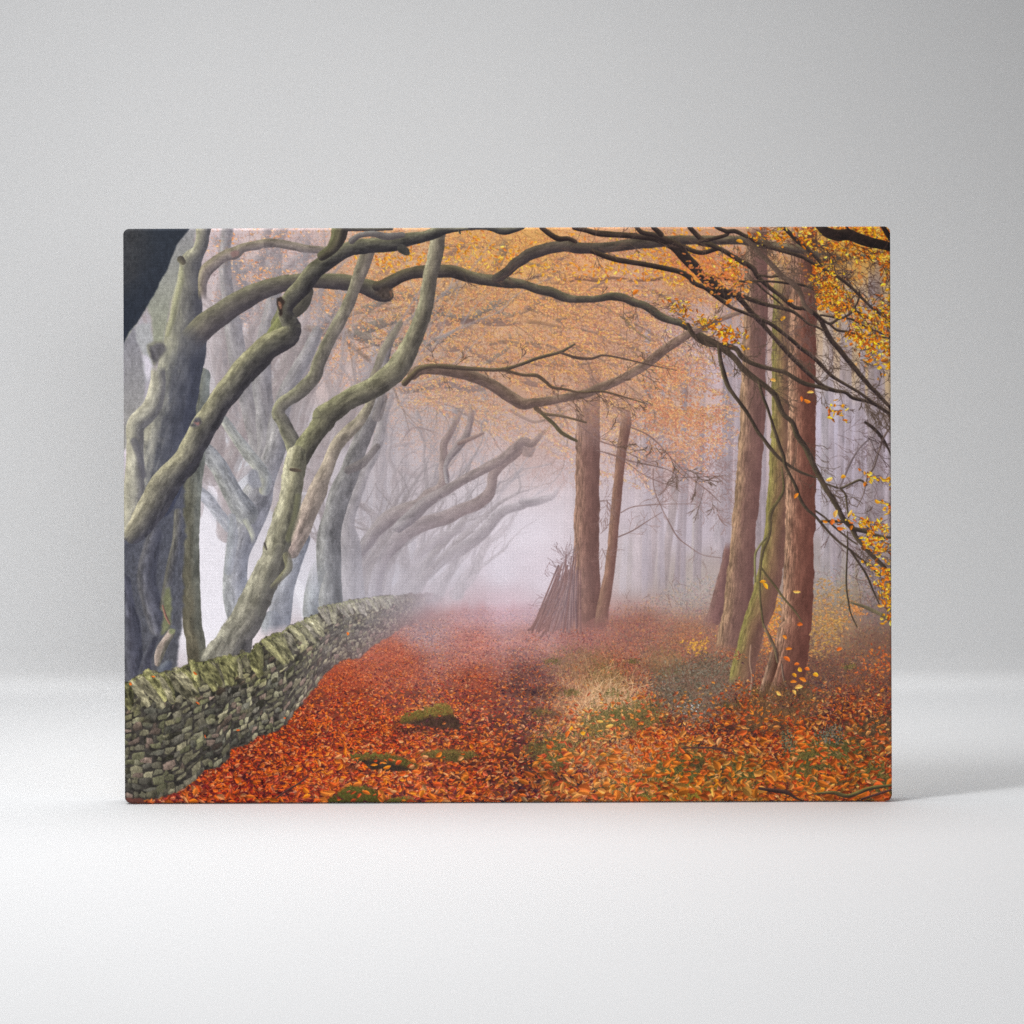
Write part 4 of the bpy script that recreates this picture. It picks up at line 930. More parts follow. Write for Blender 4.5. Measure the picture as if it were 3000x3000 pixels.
    P.tube('E 1728,330,74 1690,180,74 1645,85,68 1600,-10,62 A 1560,1840,62 1600,1755,60 1700,1690,64 1800,1610,68 1900,1500,66 B 0,1390,62 60,1260,60 120,1140,60 200,990,60 270,860,60 330,720,56 380,580,60 430,450,66 475,330,62 520,240,50', ((168, 166, 134), (126, 123, 110), (94, 91, 89)), ((156, 148, 124), (128, 118, 106), (104, 95, 92)), soft=1.2, nz=.08)
    P.tube('E 1760,330,96 1830,210,95 1900,110,95 1932,75,95 F 60,-20,104 B 60,1880,108 200,1775,100 330,1695,100 500,1620,98 620,1540,104 730,1450,104 800,1350,104 862,1230,94 920,1100,84 975,980,76 1010,850,69 1040,700,67 1060,560,67 1088,440,71 1110,330,71 1135,200,66 1170,60,60', ((164, 162, 122), (110, 107, 88), (74, 71, 67)), ((166, 158, 132), (126, 117, 102), (98, 90, 85)), soft=1.2, nz=.09, jag=1)
    P.tube('I 1060,450,230 1120,330,185 1180,180,158 E 1240,1900,155 1330,1700,145 1400,1560,138 1470,1400,133 1530,1250,124 1565,1100,118 1620,900,112 1670,720,108 1695,560,104 1715,430,104 1735,310,90', ((164, 160, 143), (124, 120, 113), (92, 89, 92)), tb, soft=1.2, nz=.11, jag=1.2)
    P.tube('E 1640,1260,40 1660,1370,36 1600,1450,30 1500,1550,20', ((150, 146, 112), (124, 120, 100), (100, 96, 88)), soft=2, alpha=.8)
    P.tube('E 1560,1180,26 1540,1280,40 1500,1400,46 1440,1600,40 1400,1800,34', ((110, 108, 100), (106, 103, 98), (100, 97, 94)), soft=7, alpha=.55)
    P.tube('E 1750,700,30 1720,900,34 1660,1100,34', ((126, 126, 92), (112, 112, 86), (98, 98, 82)), soft=6, alpha=.6)
    P.tube('E 1680,445,14 1720,450,18 1770,455,10', ((110, 96, 80), (90, 80, 70), (80, 70, 64)), soft=2)
    P.tube('E 1430,1140,8 1450,1200,7', ((90, 84, 78),) * 3, soft=1.5)
    # side branches of the right hand limb, going off into the mist
    P.tube('B 900,1480,52 960,1440,50 1100,1430,50 1300,1450,58 1500,1510,54 1650,1580,54 1800,1680,58 1932,1755,54 C 100,1750,44 300,1720,40 450,1690,40 600,1660,42 700,1620,44 850,1560,42 1000,1490,40 1150,1400,44 1250,1320,45 1350,1240,45 1500,1140,40 1600,1080,34 1750,1020,28 D 250,940,22 380,900,18', ((140, 120, 100), (116, 96, 85), (99, 81, 77)), ((160, 132, 112), (136, 110, 98), (122, 98, 92)), soft=1.5, nz=.08, light=(-.3, -.95))
    P.tube('B 820,1560,30 890,1490,26 960,1430,24 1060,1402,22 1250,1410,20 1500,1430,19 1740,1432,17 1932,1380,14 C 100,1340,13 200,1310,14 350,1270,14 430,1230,12 490,1195,8', ((134, 120, 86), (98, 84, 70), (74, 62, 58)), soft=1.1)
    P.tube('C 350,1270,12 500,1320,13 650,1330,12 760,1300,10 950,1330,8 1200,1390,6 1450,1440,4', ((110, 92, 76), (92, 74, 66), (78, 62, 58)), soft=1.1)
    P.tube('B 1740,1432,13 1932,1485,13 C 130,1490,18 220,1550,15 280,1600,14 400,1620,12 560,1650,11 750,1640,10 950,1690,8 1150,1750,5', ((126, 112, 78), (98, 80, 66), (78, 62, 58)), soft=1.1)
    P.tube('C 130,1800,24 200,1850,18 350,1870,14 520,1910,10 600,1932,8', ((130, 112, 84), (106, 88, 74), (86, 70, 64)), soft=1.1)
    P.tube('C 180,1850,12 240,1900,16 G 290,10,18 360,90,18 440,140,16 510,175,12', ((126, 116, 76), (96, 86, 66), (76, 66, 58)), soft=1.1)
    for sp in ('G 530,20,9 640,110,10 740,180,10 860,220,9 980,280,8 1150,360,7 1260,400,5', 'G 690,260,8 780,285,9 890,320,12 1000,360,9 1140,390,9 1280,420,7 1400,460,6 1480,530,5', 'G 890,320,7 1010,400,7 1120,480,6 1240,540,5 1400,600,4',
               'G 1000,40,9 1150,100,10 1260,180,11 1370,300,10 1480,420,9 1600,530,8 1740,640,7 1870,760,5', 'G 1230,440,6 1240,620,7 1300,780,7 1370,920,7 1460,1080,8 1570,1170,7 1700,1250,5 1880,1280,3', 'G 930,850,7 1030,800,8 1180,780,7 1400,770,5 1660,770,3',
               'G 905,1080,8 1040,1020,7 1180,930,6 1310,850,4', 'G 735,1050,4 800,990,5', 'G 735,742,8 800,740,5', 'G 800,740,5 800,790,7 830,850,6', 'G 1380,540,5 1340,640,6 1280,690,4', 'G 1500,520,7 1650,515,6 1840,510,6 1932,560,5', 'G 1840,870,5 1880,940,6 1932,980,5', 'G 750,1190,3 790,1280,4'):
        q = parse(sp, 3); q[:, 2] *= .72
        P.tube(q, ((142, 116, 108), (130, 104, 99), (118, 94, 92)), soft=1, alpha=.85)
        P.twigs(sp, 6, (140, 112, 106), 30, 1.0, 2, .6)
    # the front diagonal limb, swinging up and over
    d1 = ((200, 192, 164), (116, 112, 104), (76, 75, 84)); d2 = ((170, 165, 128), (94, 91, 82), (56, 53, 57)); d3 = ((116, 113, 92), (78, 75, 70), (47, 44, 48))
    P.tube('A 1560,1000,70 1640,900,90 1740,800,110 1800,700,90', ((130, 130, 96), (104, 100, 84), (78, 74, 70)), soft=1.2)
    P.tube('A 1480,1130,46 1560,1010,50 1640,920,50', ((166, 168, 112), (136, 136, 96), (108, 108, 84)), soft=1.5)
    P.tube('E 150,1080,50 190,1060,90 290,930,125 390,770,140 480,610,140 590,470,128 700,350,124 770,210,120 860,40,124 A 930,1880,116 1010,1740,112 1110,1610,116 1250,1430,124 1390,1290,122 1490,1200,112', d1, d2, soft=1.2, nz=.09, jag=1)
    P.tube('A 1380,1300,122 1490,1205,114 1590,1155,112 1665,1105,104 1690,1030,88 1645,955,74 1625,860,74 1680,765,80 1780,660,84 1870,540,84 1932,480,82 B 130,392,74 300,295,70 500,265,70 700,250,70 850,210,64 1000,180,54 1100,145,56 1200,112,44 1340,112,20 1480,100,18', ((170, 165, 128), (94, 91, 82), (56, 53, 57)), d3, soft=1.1, nz=.09, light=(-.7, -.7), ends=(1.0, 0))
    P.tube('B 1440,92,22 1600,96,24 1750,125,36 1860,110,30 1932,92,20', d3, soft=1.1)
    P.tube('B 280,108,20 500,110,18 700,105,14', d3, soft=1.1)
    P.tube('B 790,290,40 830,320,36 850,340,18', d3, soft=1.1)
    P.tube('B 1335,120,10 1345,150,7', d3, soft=1)
    P.poly('A 1540,760 1600,745 1620,800 1600,880 1580,930 1550,860', (58, 48, 44), rough=2, soft=1.2, nz=.2)
    P.poly('A 1560,790 1590,790 1590,850 1570,860', (132, 96, 78), rough=1.5, soft=1, nz=.2)
    P.poly('A 745,1932 770,1895 830,1880 850,1932 E 830,20 760,50 720,20', (96, 94, 98), rough=2, soft=1.5, nz=.2)
    P.poly('E 760,0 830,0 810,30', (150, 112, 108), rough=1, soft=1)
    P.tube('B 215,80,84 190,200,70 130,300,52 40,360,44', ((128, 126, 92), (92, 86, 70), (60, 55, 54)), soft=1.1)
    P.tube('B 320,220,30 395,170,26 520,152,30 650,178,34 800,165,26', ((142, 138, 132), (110, 104, 102), (84, 78, 80)), soft=1.2)

    # ------------------------------------------------ dry stone wall
    stone_wall(P, under)

    # ------------------------------------------------ near twigs and yellow leaves, upper right
    ybig = 'D 560,90 D 1810,90 D 1810,1500 D 1500,1350 D 1250,900 D 1050,650 D 1000,420 D 600,200'
    x, y = scatter(ybig, 900, 12)
    k = (at(dens, x, y) > -.2); x, y = x[k], y[k]
    P.leaves(x, y, rng.uniform(3, 7, len(x)), rng.uniform(1.8, 3.4, len(x)), rng.normal(.3, .8, len(x)), pick([(216, 160, 60), (226, 140, 50), (206, 150, 84), (214, 120, 60)], len(x)), alpha=.65)
    web('D 100,90 D 1810,90 D 1810,700 D 1000,500', 70, (84, 60, 52), .6, .5, .75, 46, 1.2, 3)
    web('D 600,500 D 1200,400 D 1810,700 D 1810,1932 D 1300,1400', 90, (112, 90, 84), .7, .4, .7, 50, 1.2, 3)
    web('H 1100,0 H 1810,0 H 1810,900 H 1300,700', 46, (112, 92, 92), .6, .9, .6, 50, 1.2, 3)
    web('H 1100,850 H 1400,1000 H 1700,1500 H 1600,1650', 34, (92, 70, 66), .8, .5, .7, 50, 1.2, 2)
    dk = ((84, 72, 56), (60, 48, 44), (42, 33, 34)); dk2 = ((106, 96, 66), (74, 62, 52), (50, 40, 38))
    for sp in ('C 180,95,22 250,150,25 340,200,25 430,198,22 500,225,20', 'C 490,95,22 600,120,25 720,150,28 850,160,28 1000,170,28 1150,185,28 1270,205,30 1340,235,32 1430,280,38 1500,355,40 1580,440,40 1660,520,38 1730,600,38 1830,680,38 1932,740,34 D 90,570,32 150,625,32 220,690,32 320,730,27 400,790,24 480,890,22 560,970,24 620,1040,22 680,1110,20 760,1200,20 850,1300,22 950,1400,22 1060,1500,20 1160,1590,20 1260,1630,18 1370,1650,16 1440,1700,16 1560,1730,14 1660,1770,13 1810,1880,11',
               'C 1080,95,20 1130,140,22 1250,165,25 1350,205,28 1480,270,28 1560,370,28 1640,450,27 1700,540,26 1780,600,22', 'C 1240,95,24 1310,160,24', 'C 660,320,22 780,365,25 900,400,25 1050,425,24 1200,450,24 1350,480,24 1480,510,24 1570,560,25 1620,620,22 1720,660,20 1800,720,20 1932,820,19 D 300,850,15 400,890,15 500,930,15 560,960,18 660,1000,18 760,1070,18 860,1150,18 960,1240,18 1060,1310,18 1150,1400,18 1250,1500,16 1400,1590,15 1500,1650,14 1600,1720,13 1800,1850,10',
               'C 1580,95,22 1650,170,24 1730,230,24 1830,280,22 1932,330,20 D 200,300,20 300,360,22 400,420,24 500,480,24 540,550,22 610,620,20 680,680,20 750,730,20 830,800,20 900,850,18 1000,862,18 1080,905,22 1140,970,22 1190,1070,24 1240,1160,24 1310,1240,24 1380,1330,24 1450,1410,24 1540,1520,22 1600,1590,20 1680,1670,18 1810,1810,15', 'C 1520,270,20 1600,312,22 1700,332,22 1800,305,20 1860,292,16',
               'C 1840,95,16 1932,160,16 D 0,230,22 110,265,20 210,305,18', 'D 150,85,16 250,130,20 330,130,20 420,170,18 520,220,18 640,270,18 750,310,16 860,340,16 960,370,16 1050,420,16 1150,480,16 1250,530,16 1330,580,15 1440,670,14 1530,760,14 1620,850,14 1700,910,13 1810,1000,12', 'D 780,85,18 850,150,20 930,230,20 1010,290,20 1080,360,18 1150,440,16',
               'D 240,690,20 330,710,24 420,750,22 520,790,20 620,820,18 750,850,18 870,885,16 950,940,14 1020,1000,13 1100,1030,12 1170,1070,8', 'D 60,550,14 180,565,14 300,592,12 420,605,12 540,600,12 700,605,10 850,622,12 980,640,11 1100,690,12 1200,740,12 1300,800,10 1450,870,11 1560,930,9 1700,1010,6', 'D 1060,880,10 1130,940,12 1220,1000,13 1300,960,12 1380,930,11 1450,880,9',
               'D 1220,1000,11 1290,1060,12 1400,1080,12 1500,1110,11 1620,1110,9 1800,1140,6', 'D 1140,920,10 1280,940,11 1430,960,10 1560,1030,9 1700,1090,7 1810,1130,5', 'D 1450,870,8 1500,760,7 1500,680,5', 'D 520,600,9 600,680,9 700,760,9 780,830,8', 'D 540,540,9 660,560,10 760,555,9 860,600,8'):
        P.tube(sp, dk, soft=1.0, nz=.1, jag=.5, light=(-.3, -1))
    P.tube('D 450,215,22 540,310,25 620,390,25 700,470,25 770,550,25 860,610,25 930,680,25 960,750,22 990,830,22 1050,895,18', ((124, 104, 84), (96, 78, 68), (72, 56, 54)), soft=1)
    for sp in ('C 1560,1010,18 1600,1090,22 1660,1150,22 1740,1195,20 1810,1210,16', 'C 1800,1180,26 1932,1245,28 D 0,1110,25 120,1170,28 220,1240,28 320,1320,28 400,1420,28 480,1490,28 560,1550,27 640,1610,25 710,1680,25 750,1780,25 790,1860,22 870,1932,22 H 920,130,25 990,230,25 1030,310,28 1070,400,25 1120,500,25 1180,610,25 1250,720,25 1300,810,24 1350,910,24 1430,990,26 1470,1080,22 1540,1160,22 1600,1230,22 1680,1310,20 1740,1370,18 1815,1480,14',
               'D 220,1195,20 340,1240,24 390,1310,24 460,1360,21 560,1400,20 680,1430,20 800,1460,20 900,1520,20 1000,1570,20 1130,1600,18 1200,1625,14', 'D 180,1200,20 190,1330,20 220,1460,22 260,1580,22 310,1660,18 370,1740,16 430,1820,16 480,1900,14 H 540,80,16 600,160,16 660,240,18 740,330,16 830,400,13 930,460,12 1030,500,10 1110,522,8', 'D 555,1550,14 590,1680,14 630,1780,12 660,1870,11 H 680,0,13 710,100,16 750,220,16 790,330,16 800,400,14 850,500,14 900,600,14 950,730,14 1010,820,14 1090,890,12 1200,1020,11 1300,1120,11 1430,1215,10 1520,1290,9 1620,1370,8 1700,1450,5',
               'H 1430,1000,20 1560,1030,18 1650,1060,16 1730,1082,14 1815,1088,11', 'H 1090,835,8 1180,900,9 1260,980,9 1380,1080,9 1480,1150,7', 'H 1130,935,12 1220,930,11 1345,938,12', 'H 1190,580,8 1320,620,10 1420,580,11 1510,545,11 1570,590,9', 'H 1320,620,10 1370,680,10 1385,780,9 1400,900,7', 'H 1390,1030,6 1390,1200,8 1380,1400,8 1380,1560,8 1400,1700,8 1420,1800,7 1480,1932,5', 'H 1420,1210,9 1480,1300,9 1570,1440,9 1620,1560,8 1700,1740,5'):
        P.tube(sp, dk2, soft=1.0, nz=.1, jag=.5)
    P.tube('H 1430,1700,8 1550,1740,16 1680,1800,18 1760,1845,20 1815,1870,20', ((150, 140, 100), (116, 104, 80), (84, 72, 60)), soft=1.1)
    P.tube('H 1560,0,13 1640,60,15 1720,150,14 1770,240,10 1810,330,6', dk, soft=1)
    P.tube('H 1815,20,8 1740,130,10 1690,260,9 1640,420,8 1580,520,7 1540,680,6 1480,800,5', ((130, 112, 100), (112, 94, 90), (96, 80, 80)), soft=1)
    P.tube('H 1600,150,6 1500,250,8 1420,380,9 1350,540,8 1310,620,7', ((140, 124, 122), (124, 108, 110), (110, 96, 100)), soft=1)
    # bright leaves
    for sp, n in (('D 1110,90 D 1810,90 D 1810,250 D 1500,170', 150), ('D 1080,260 D 1300,200 D 1810,330 D 1810,470 D 1500,370', 120), ('D 1090,420 D 1260,440 D 1260,800 D 1080,700', 95), ('D 1090,700 D 1300,620 D 1450,760 D 1380,930 D 1120,880', 130), ('D 1400,880 D 1810,840 D 1810,1060 D 1560,1080', 110),
                  ('D 1330,1080 D 1560,1060 D 1810,1180 D 1780,1440 D 1600,1360', 140), ('D 920,90 D 1060,90 D 1040,250 D 950,220', 36), ('D 220,400 D 350,420 D 350,580 D 240,560', 36), ('D 1680,350 D 1810,360 D 1810,900 D 1700,850', 50), ('D 350,100 D 860,100 D 800,240', 44), ('D 1180,1750 D 1350,1820 D 1280,1932', 16),
                  ('C 1340,750 C 1580,820 C 1530,950 C 1400,900', 26), ('C 1550,930 C 1740,930 C 1820,1000 C 1932,1060 C 1920,1160 C 1780,1060', 42), ('D 0,930 D 130,980 D 380,1080 D 340,1200 D 100,1080', 40), ('H 1170,920 H 1430,930 H 1600,900 H 1810,980 H 1810,1030 H 1600,1010 H 1300,950', 60), ('H 1490,1070 H 1640,1070 H 1760,1190 H 1640,1220', 60),
                  ('H 1560,1290 H 1640,1290 H 1810,1420 H 1810,1600 H 1680,1560', 50), ('H 1680,1530 H 1810,1530 H 1810,1800 H 1720,1720', 46), ('H 1720,1800 H 1815,1850 H 1790,1890', 14), ('D 1060,560 D 1300,700 D 1150,700', 26), ('H 1760,460 H 1815,480 H 1815,620 H 1740,560', 12), ('H 1500,450 H 1650,520 H 1560,540', 12), ('H 1740,750 H 1815,780 H 1815,880 H 1760,870', 12)):
        x, y = scatter(sp, n, 7)
        e = P.spray((x[::4], y[::4], rng.normal(.5, .5, len(x[::4]))), 2, 26, .7, (70, 52, 44), 1.2, .8, (2, 4))
        P.leaves(x, y, rng.uniform(3, 7.6, n), rng.uniform(1.4, 3.6, n), rng.normal(.25, .9, n), pick(YELLOW, n, .12), vein=.2, point=.9)
        k = rng.integers(0, len(e), n // 2)
        P.leaves(e[k, 0], e[k, 1], rng.uniform(3, 7, len(k)), rng.uniform(1.3, 3.2, len(k)), rng.normal(.3, .9, len(k)), pick(YELLOW, len(k), .12), vein=.2, point=.9)
    for sp, n, ln in (('C 620,770 830,742 1050,800 1220,870 1400,975 1600,1060 1800,1180', 26, 40), ('C 300,280 700,290 1100,243 1450,215 1932,215', 22, 46), ('B 1280,508 1550,580 1700,598 1932,628', 8, 40), ('D 90,570 320,730 560,970 850,1300 1160,1590 1440,1700 1810,1880', 40, 56), ('D 200,300 500,480 750,730 1080,905 1310,1240 1540,1520 1810,1810', 44, 60),
                      ('D 250,130 640,270 1050,420 1440,670 1810,1000', 40, 56), ('D 300,850 660,1000 1060,1310 1500,1650 1800,1850', 34, 50), ('D 0,1110 320,1320 560,1550 750,1780 870,1932', 16, 50), ('H 920,130 1120,500 1300,810 1470,1080 1815,1480', 34, 60), ('D 220,1195 460,1360 800,1460 1130,1600', 14, 46), ('B 900,1480 1300,1405 1740,1432 1932,1380', 12, 36), ('C 130,1490 400,1620 750,1640 1150,1750', 16, 40), ('C 100,1750 600,1660 1000,1490 1500,1140', 20, 40), ('G 530,20 860,220 1260,400', 12, 40), ('G 1000,40 1370,300 1870,760', 20, 46), ('D 450,215 700,470 960,750', 16, 50)):
        P.twigs(sp, int(n * .7), (84, 68, 58) if sp[0] in 'DH' else (96, 76, 66), ln, 1.3, 3, .8)
    # nearest dark bough in the corner
    blk = ((52, 42, 36), (40, 31, 29), (30, 24, 24))
    P.tube('D 1120,75,34 1200,140,50 1300,165,55 1400,160,55 1500,200,52 1600,232,48 1700,252,45 1830,290,40', blk, soft=1.1)
    P.tube('D 1290,190,26 1305,215,10', blk, soft=1)
    P.tube('D 1720,75,18 1760,140,24 1800,200,24 1840,250,20', blk, soft=1)
    P.tube('D 1430,150,8 1400,110,10 1380,80,8', blk, soft=1)
    one = parse('D 1010,1735 D 690,1530 D 1040,1645 D 855,785 D 780,950 D 1115,785 D 1130,850 D 440,690 D 375,220 D 270,790 H 905,690 H 590,1500 H 620,1540 H 910,1600 H 1275,860 H 1350,510 H 1415,860 H 1245,940 H 1670,750 H 1320,1005 L 800,220 L 835,330 L 820,425 L 910,475 L 940,530 L 890,580 L 970,620 L 880,640 L 930,690 L 740,755 L 890,740 L 1090,575 L 1010,520 L 1310,335 K 460,1085 K 420,1135 K 245,1260 K 555,1290 K 1020,1260 K 820,1065 H 1640,1380 D 960,1710 D 240,1150 C 1065,700 H 1220,540 K 730,1020 K 570,1130 L 940,100 K 1665,1600', 2)
    x, y = one.T.copy(); n = len(x)
    P.leaves(x, y, rng.uniform(6, 10, n), rng.uniform(3.2, 5, n), rng.normal(.1, .7, n), pick([(240, 160, 40), (236, 130, 40), (226, 108, 40), (244, 180, 90)], n, .05), vein=.14)
    x, y = scatter('C 1500,420 C 1932,420 D 420,500 D 420,720 C 1800,700', 200, 12)
    P.leaves(x, y, rng.uniform(3, 6, 200), rng.uniform(1.5, 3, 200), rng.normal(.3, .7, 200), pick([(226, 134, 70), (216, 120, 74), (230, 150, 60)], 200), alpha=.8)
    web('D 1150,150 D 1810,300 D 1810,1300 D 1300,900', 20, (60, 44, 40), .65, .4, .85, 60, 1.3, 3)
    web('H 1500,50 H 1810,50 H 1810,420 H 1700,300', 6, (60, 46, 44), .9, .4, .85, 50, 1.3, 2)
    # the twigs' own fine ends across the trunks
    web('D 300,700 D 1000,900 D 1100,1500 D 500,1300', 60, (104, 82, 78), .9, .8, .55, 40, 1.0, 2)
    # grain of the print
    P.b *= (1 + .018 * rng.normal(0, 1, (PH, PW, 1)) + .012 * VN[..., None])
    return np.clip(P.b, 0, 1)


def stone_wall(P, under):
    top = 'I 60,690 140,650 240,580 330,565 430,560 540,540 620,520 700,480 760,455 840,460 930,430 1000,415 1100,405 1150,410 1250,365 1300,370 1340,310 1400,250 1500,200 1600,170 1650,120 1750,90 1850,30 1932,5 F 0,1745 200,1700 400,1665 580,1640 700,1630 900,1612 1040,1605'
    base = 'F 1180,1640 1240,1720 1100,1800 950,1880 800,1932 J 500,330 380,420 240,440 150,500 60,590 0,680 I 1850,760 1800,840 1720,910 1680,1000 1600,1080 1480,1140 1370,1160 1300,1210 1230,1250 1120,1270 1080,1370 1000,1460 850,1490 790,1560 730,1610 620,1680 480,1730 300,1760 230,1740 60,1740'
    y0, x0, m = P.mask(top + ' ' + base, rough=2.2, soft=1, cell=10)
    H, W = m.shape
    Y, X = np.mgrid[y0:y0 + H, x0:x0 + W].astype(np.float32)
    tp = parse(top, 2); bp = parse(base, 2)
    bp = bp[np.argsort(bp[:, 0])]
    ty = np.interp(X[0], tp[:, 0], tp[:, 1]).astype(np.float32)[None, :]
    by = np.interp(X[0], bp[:, 0], bp[:, 1]).astype(np.float32)[None, :]
    ty = blur(np.repeat(ty, 2, 0), 6)[:1]
    hgt = np.maximum(by - ty, 8)
    v = (Y - ty) / hgt                                    # 0 top .. 1 foot
    col = np.ones((H, W, 3), np.float32) * rgb((66, 62, 58)) * (1 + .25 * noise_field(H, W, 8, 8, 3))[..., None]

    def fogmix(x, v):
        f = np.clip((x - to_px(790, 0)[0]) / (to_px(1270, 0)[0] - to_px(790, 0)[0]), 0, 1)
        fc = rgb((160, 149, 155)) + (rgb((190, 174, 184)) - rgb((160, 149, 155))) * np.clip((f - .5) * 2, 0, 1)[..., None]
        fc = fc + (rgb((176, 124, 128)) - fc) * (np.clip(v - .45, 0, .5) * .9)[..., None]
        return fc, (.86 * np.clip(f, 0, 1) ** 1.05)[..., None]
    tmp = Pic.__new__(Pic); tmp.b = col
    pal = [(128, 123, 101), (112, 107, 92), (140, 134, 110), (104, 100, 90), (130, 113, 102), (122, 120, 94), (98, 96, 86), (146, 142, 118)]
    rows = 15
    xe = to_px(1240, 0)[0] - x0
    for j in range(rows):
        x = -rng.uniform(0, 14)
        while x < xe:
            h = float(np.interp(x, X[0] - x0, hgt[0]))
            ch = .80 * h / rows
            w = max(1.8, ch * rng.uniform(.5, 2.2) * (h / hgt.max()) ** .55)
            hh = ch * (rng.uniform(.8, 1.15) if rng.random() > .14 else rng.uniform(1.5, 2.1))
            xa, xb = x + .04 * w, x + .96 * w
            va = .17 + .83 * (j + rng.normal(0, .12)) / rows
            ya = lambda q: float(np.interp(q, X[0] - x0, ty[0])) - y0 + va * float(np.interp(q, X[0] - x0, hgt[0]))
            jt = lambda a: rng.normal(0, a)
            a = ch * .13
            t1, t2 = ya(xa), ya(xb)
            q = np.array([(xa + jt(a), t1 + jt(a) + .08 * hh), ((xa + xb) / 2 + jt(a), (t1 + t2) / 2 + jt(a)), (xb + jt(a), t2 + jt(a) + .08 * hh), (xb + jt(a), t2 + hh * .92 + jt(a)), ((xa + xb) / 2 + jt(a), (t1 + t2) / 2 + hh * .97 + jt(a)), (xa + jt(a), t1 + hh * .9 + jt(a))])
            c = np.array(pal[rng.integers(8)]) * rng.uniform(.78, 1.18)
            if rng.random() < .07: c = c * .5
            if q[:, 0].max() > 1 and q[:, 1].min() < H - 2:
                sx0, sx1 = int(max(0, q[:, 0].min() - 2)), int(min(W, q[:, 0].max() + 3)); sy0, sy1 = int(max(0, q[:, 1].min() - 2)), int(min(H, q[:, 1].max() + 3))
                if sx1 > sx0 and sy1 > sy0:
                    yy, xx = np.mgrid[sy0:sy1, sx0:sx1].astype(np.float32)
                    n1 = samp(NT, yy * 2.2 + 17 * j, xx * 2.2 + x * 3)
                    xx2, yy2 = xx + n1 * ch * .07, yy + samp(NT, xx * 2.4, yy * 2.4 + 31 * j) * ch * .07
                    ins = np.full(xx.shape, 1e3, np.float32)
                    for k in range(6):          # convex block: distance to its nearest side
                        (ax, ay), (bx, by) = q[k], q[(k + 1) % 6]
                        d = ((bx - ax) * (yy2 - ay) - (by - ay) * (xx2 - ax)) / (np.hypot(bx - ax, by - ay) + 1e-6)
                        ins = np.minimum(ins, d)
                    al = np.clip(ins + .5, 0, 1)
                    rel = (yy - q[:, 1].mean()) / hh; rx = (xx - q[:, 0].mean()) / w
                    sh = 1 - .26 * rel - .14 * rx + .16 * n1 + .10 * samp(NF, yy * 1.3 + x, xx * 3.1) - .2 * np.clip(1 - ins / (ch * .12), 0, 1)
                    cc = rgb(c) * sh[..., None]
                    v = tmp.b[sy0:sy1, sx0:sx1]
                    v += (cc - v) * al[..., None]
            x += w
    col = tmp.b
    tex2 = noise_field(H, W, 26, 26, 4)
    nearf = np.clip((to_px(900, 0)[0] - X) / 330, 0, 1)
    vfull = (Y - ty) / hgt
    moss = np.clip((.48 - vfull) * 2.2 + .5 * tex2, 0, 1) * .42
    col = col + (col * rgb((255, 255, 190)) * 1.05 - col) * moss[..., None]
    col = col * (1 - .14 * nearf * np.clip(vfull, 0, 1))[..., None]
    fc, fa = fogmix(X, vfull)
    col = col + (fc - col) * fa
    far_fade = np.clip((to_px(1310, 0)[0] - X) / 90, 0, 1)
    P.blend(y0, x0, col.astype(np.float32), m * far_fade)
    # coping: leaning slabs set on edge along the top, far ones first
    xs = []
    x = tp[0, 0] - 6
    while x < to_px(1215, 0)[0]:
        xs.append(x); x += max(2.0, .054 * np.interp(x, X[0], hgt[0])) * rng.uniform(.75, 1.3)
    for x in xs[::-1]:
        h = float(np.interp(x, X[0], hgt[0])); y = float(np.interp(x, tp[:, 0], tp[:, 1]))
        f = np.clip((x - to_px(740, 0)[0]) / (to_px(1180, 0)[0] - to_px(740, 0)[0]), 0, 1) ** .75
        k = rng.uniform(.82, 1.16); r = max(1.3, .040 * h) * rng.uniform(.85, 1.2)
        cl = [(176, 173, 118), (138, 134, 92), (88, 86, 64)] if rng.random() < .75 else [(168, 162, 128), (132, 126, 102), (84, 80, 68)]
        fg = (182, 174, 178)
        cl = [tuple(float(a * k * (1 - f * .86) + b * f * .86) for a, b in zip(c, fg)) for c in cl]
        ln = .21 * h * rng.uniform(.75, 1.15); le = rng.uniform(.1, .9)
        y += r * .7 + rng.normal(0, .012 * h)
        p = np.array([[x - r * .3, y, r * .8], [x + ln * le * .35, y + ln * .35, r * 1.1], [x + ln * le, y + ln * .95, r * .6]])
        P.tube(p, cl, light=(-.55, -.83), soft=1.3, nz=.2, fl=12, fc=7, jag=1.8, alpha=float(1 - np.clip((x - to_px(1060, 0)[0]) / 130, 0, 1)))
    # moss tufts and a few caught leaves along the top
    n = 900
    xs = rng.uniform(tp[0, 0], to_px(1150, 0)[0], n)
    ys = np.interp(xs, tp[:, 0], tp[:, 1]) + rng.exponential(5, n)
    ff = np.clip((xs - to_px(800, 0)[0]) / 330, 0, .8)[:, None]
    c = pick([(156, 156, 96), (136, 138, 80), (172, 170, 118), (116, 120, 70)], n); c = c + (rgb((190, 188, 182)) - c) * ff.astype(np.float32)
    P.leaves(xs, ys, rng.uniform(.8, 2.2, n), rng.uniform(.7, 1.4, n), rng.uniform(0, 3, n), c.astype(np.float32), alpha=.7)
    lx, ly = parse('I 380,595 I 775,565 I 800,845 I 1180,1100 I 165,665 J 285,190 I 1620,985 I 870,1160', 2).T.copy()
    P.leaves(lx, ly, np.array([5, 6, 6, 5, 4, 4, 3, 5.]), np.array([2, 2.4, 1.6, 2, 3, 3, 2, 1.5]), np.array([.2, .7, .6, .0, 1.2, 1.3, 0, 1.2]), pick([(226, 112, 46), (214, 96, 40)], 8))

# ---------------------------------------------------------------- the canvas print
CW, CH, CT = 2249.5 / PX_PER_M, 1684.0 / PX_PER_M, 0.028
CX = -0.0050
pic = paint_forest()
img = bpy.data.images.new('printed_picture', PW, PH)
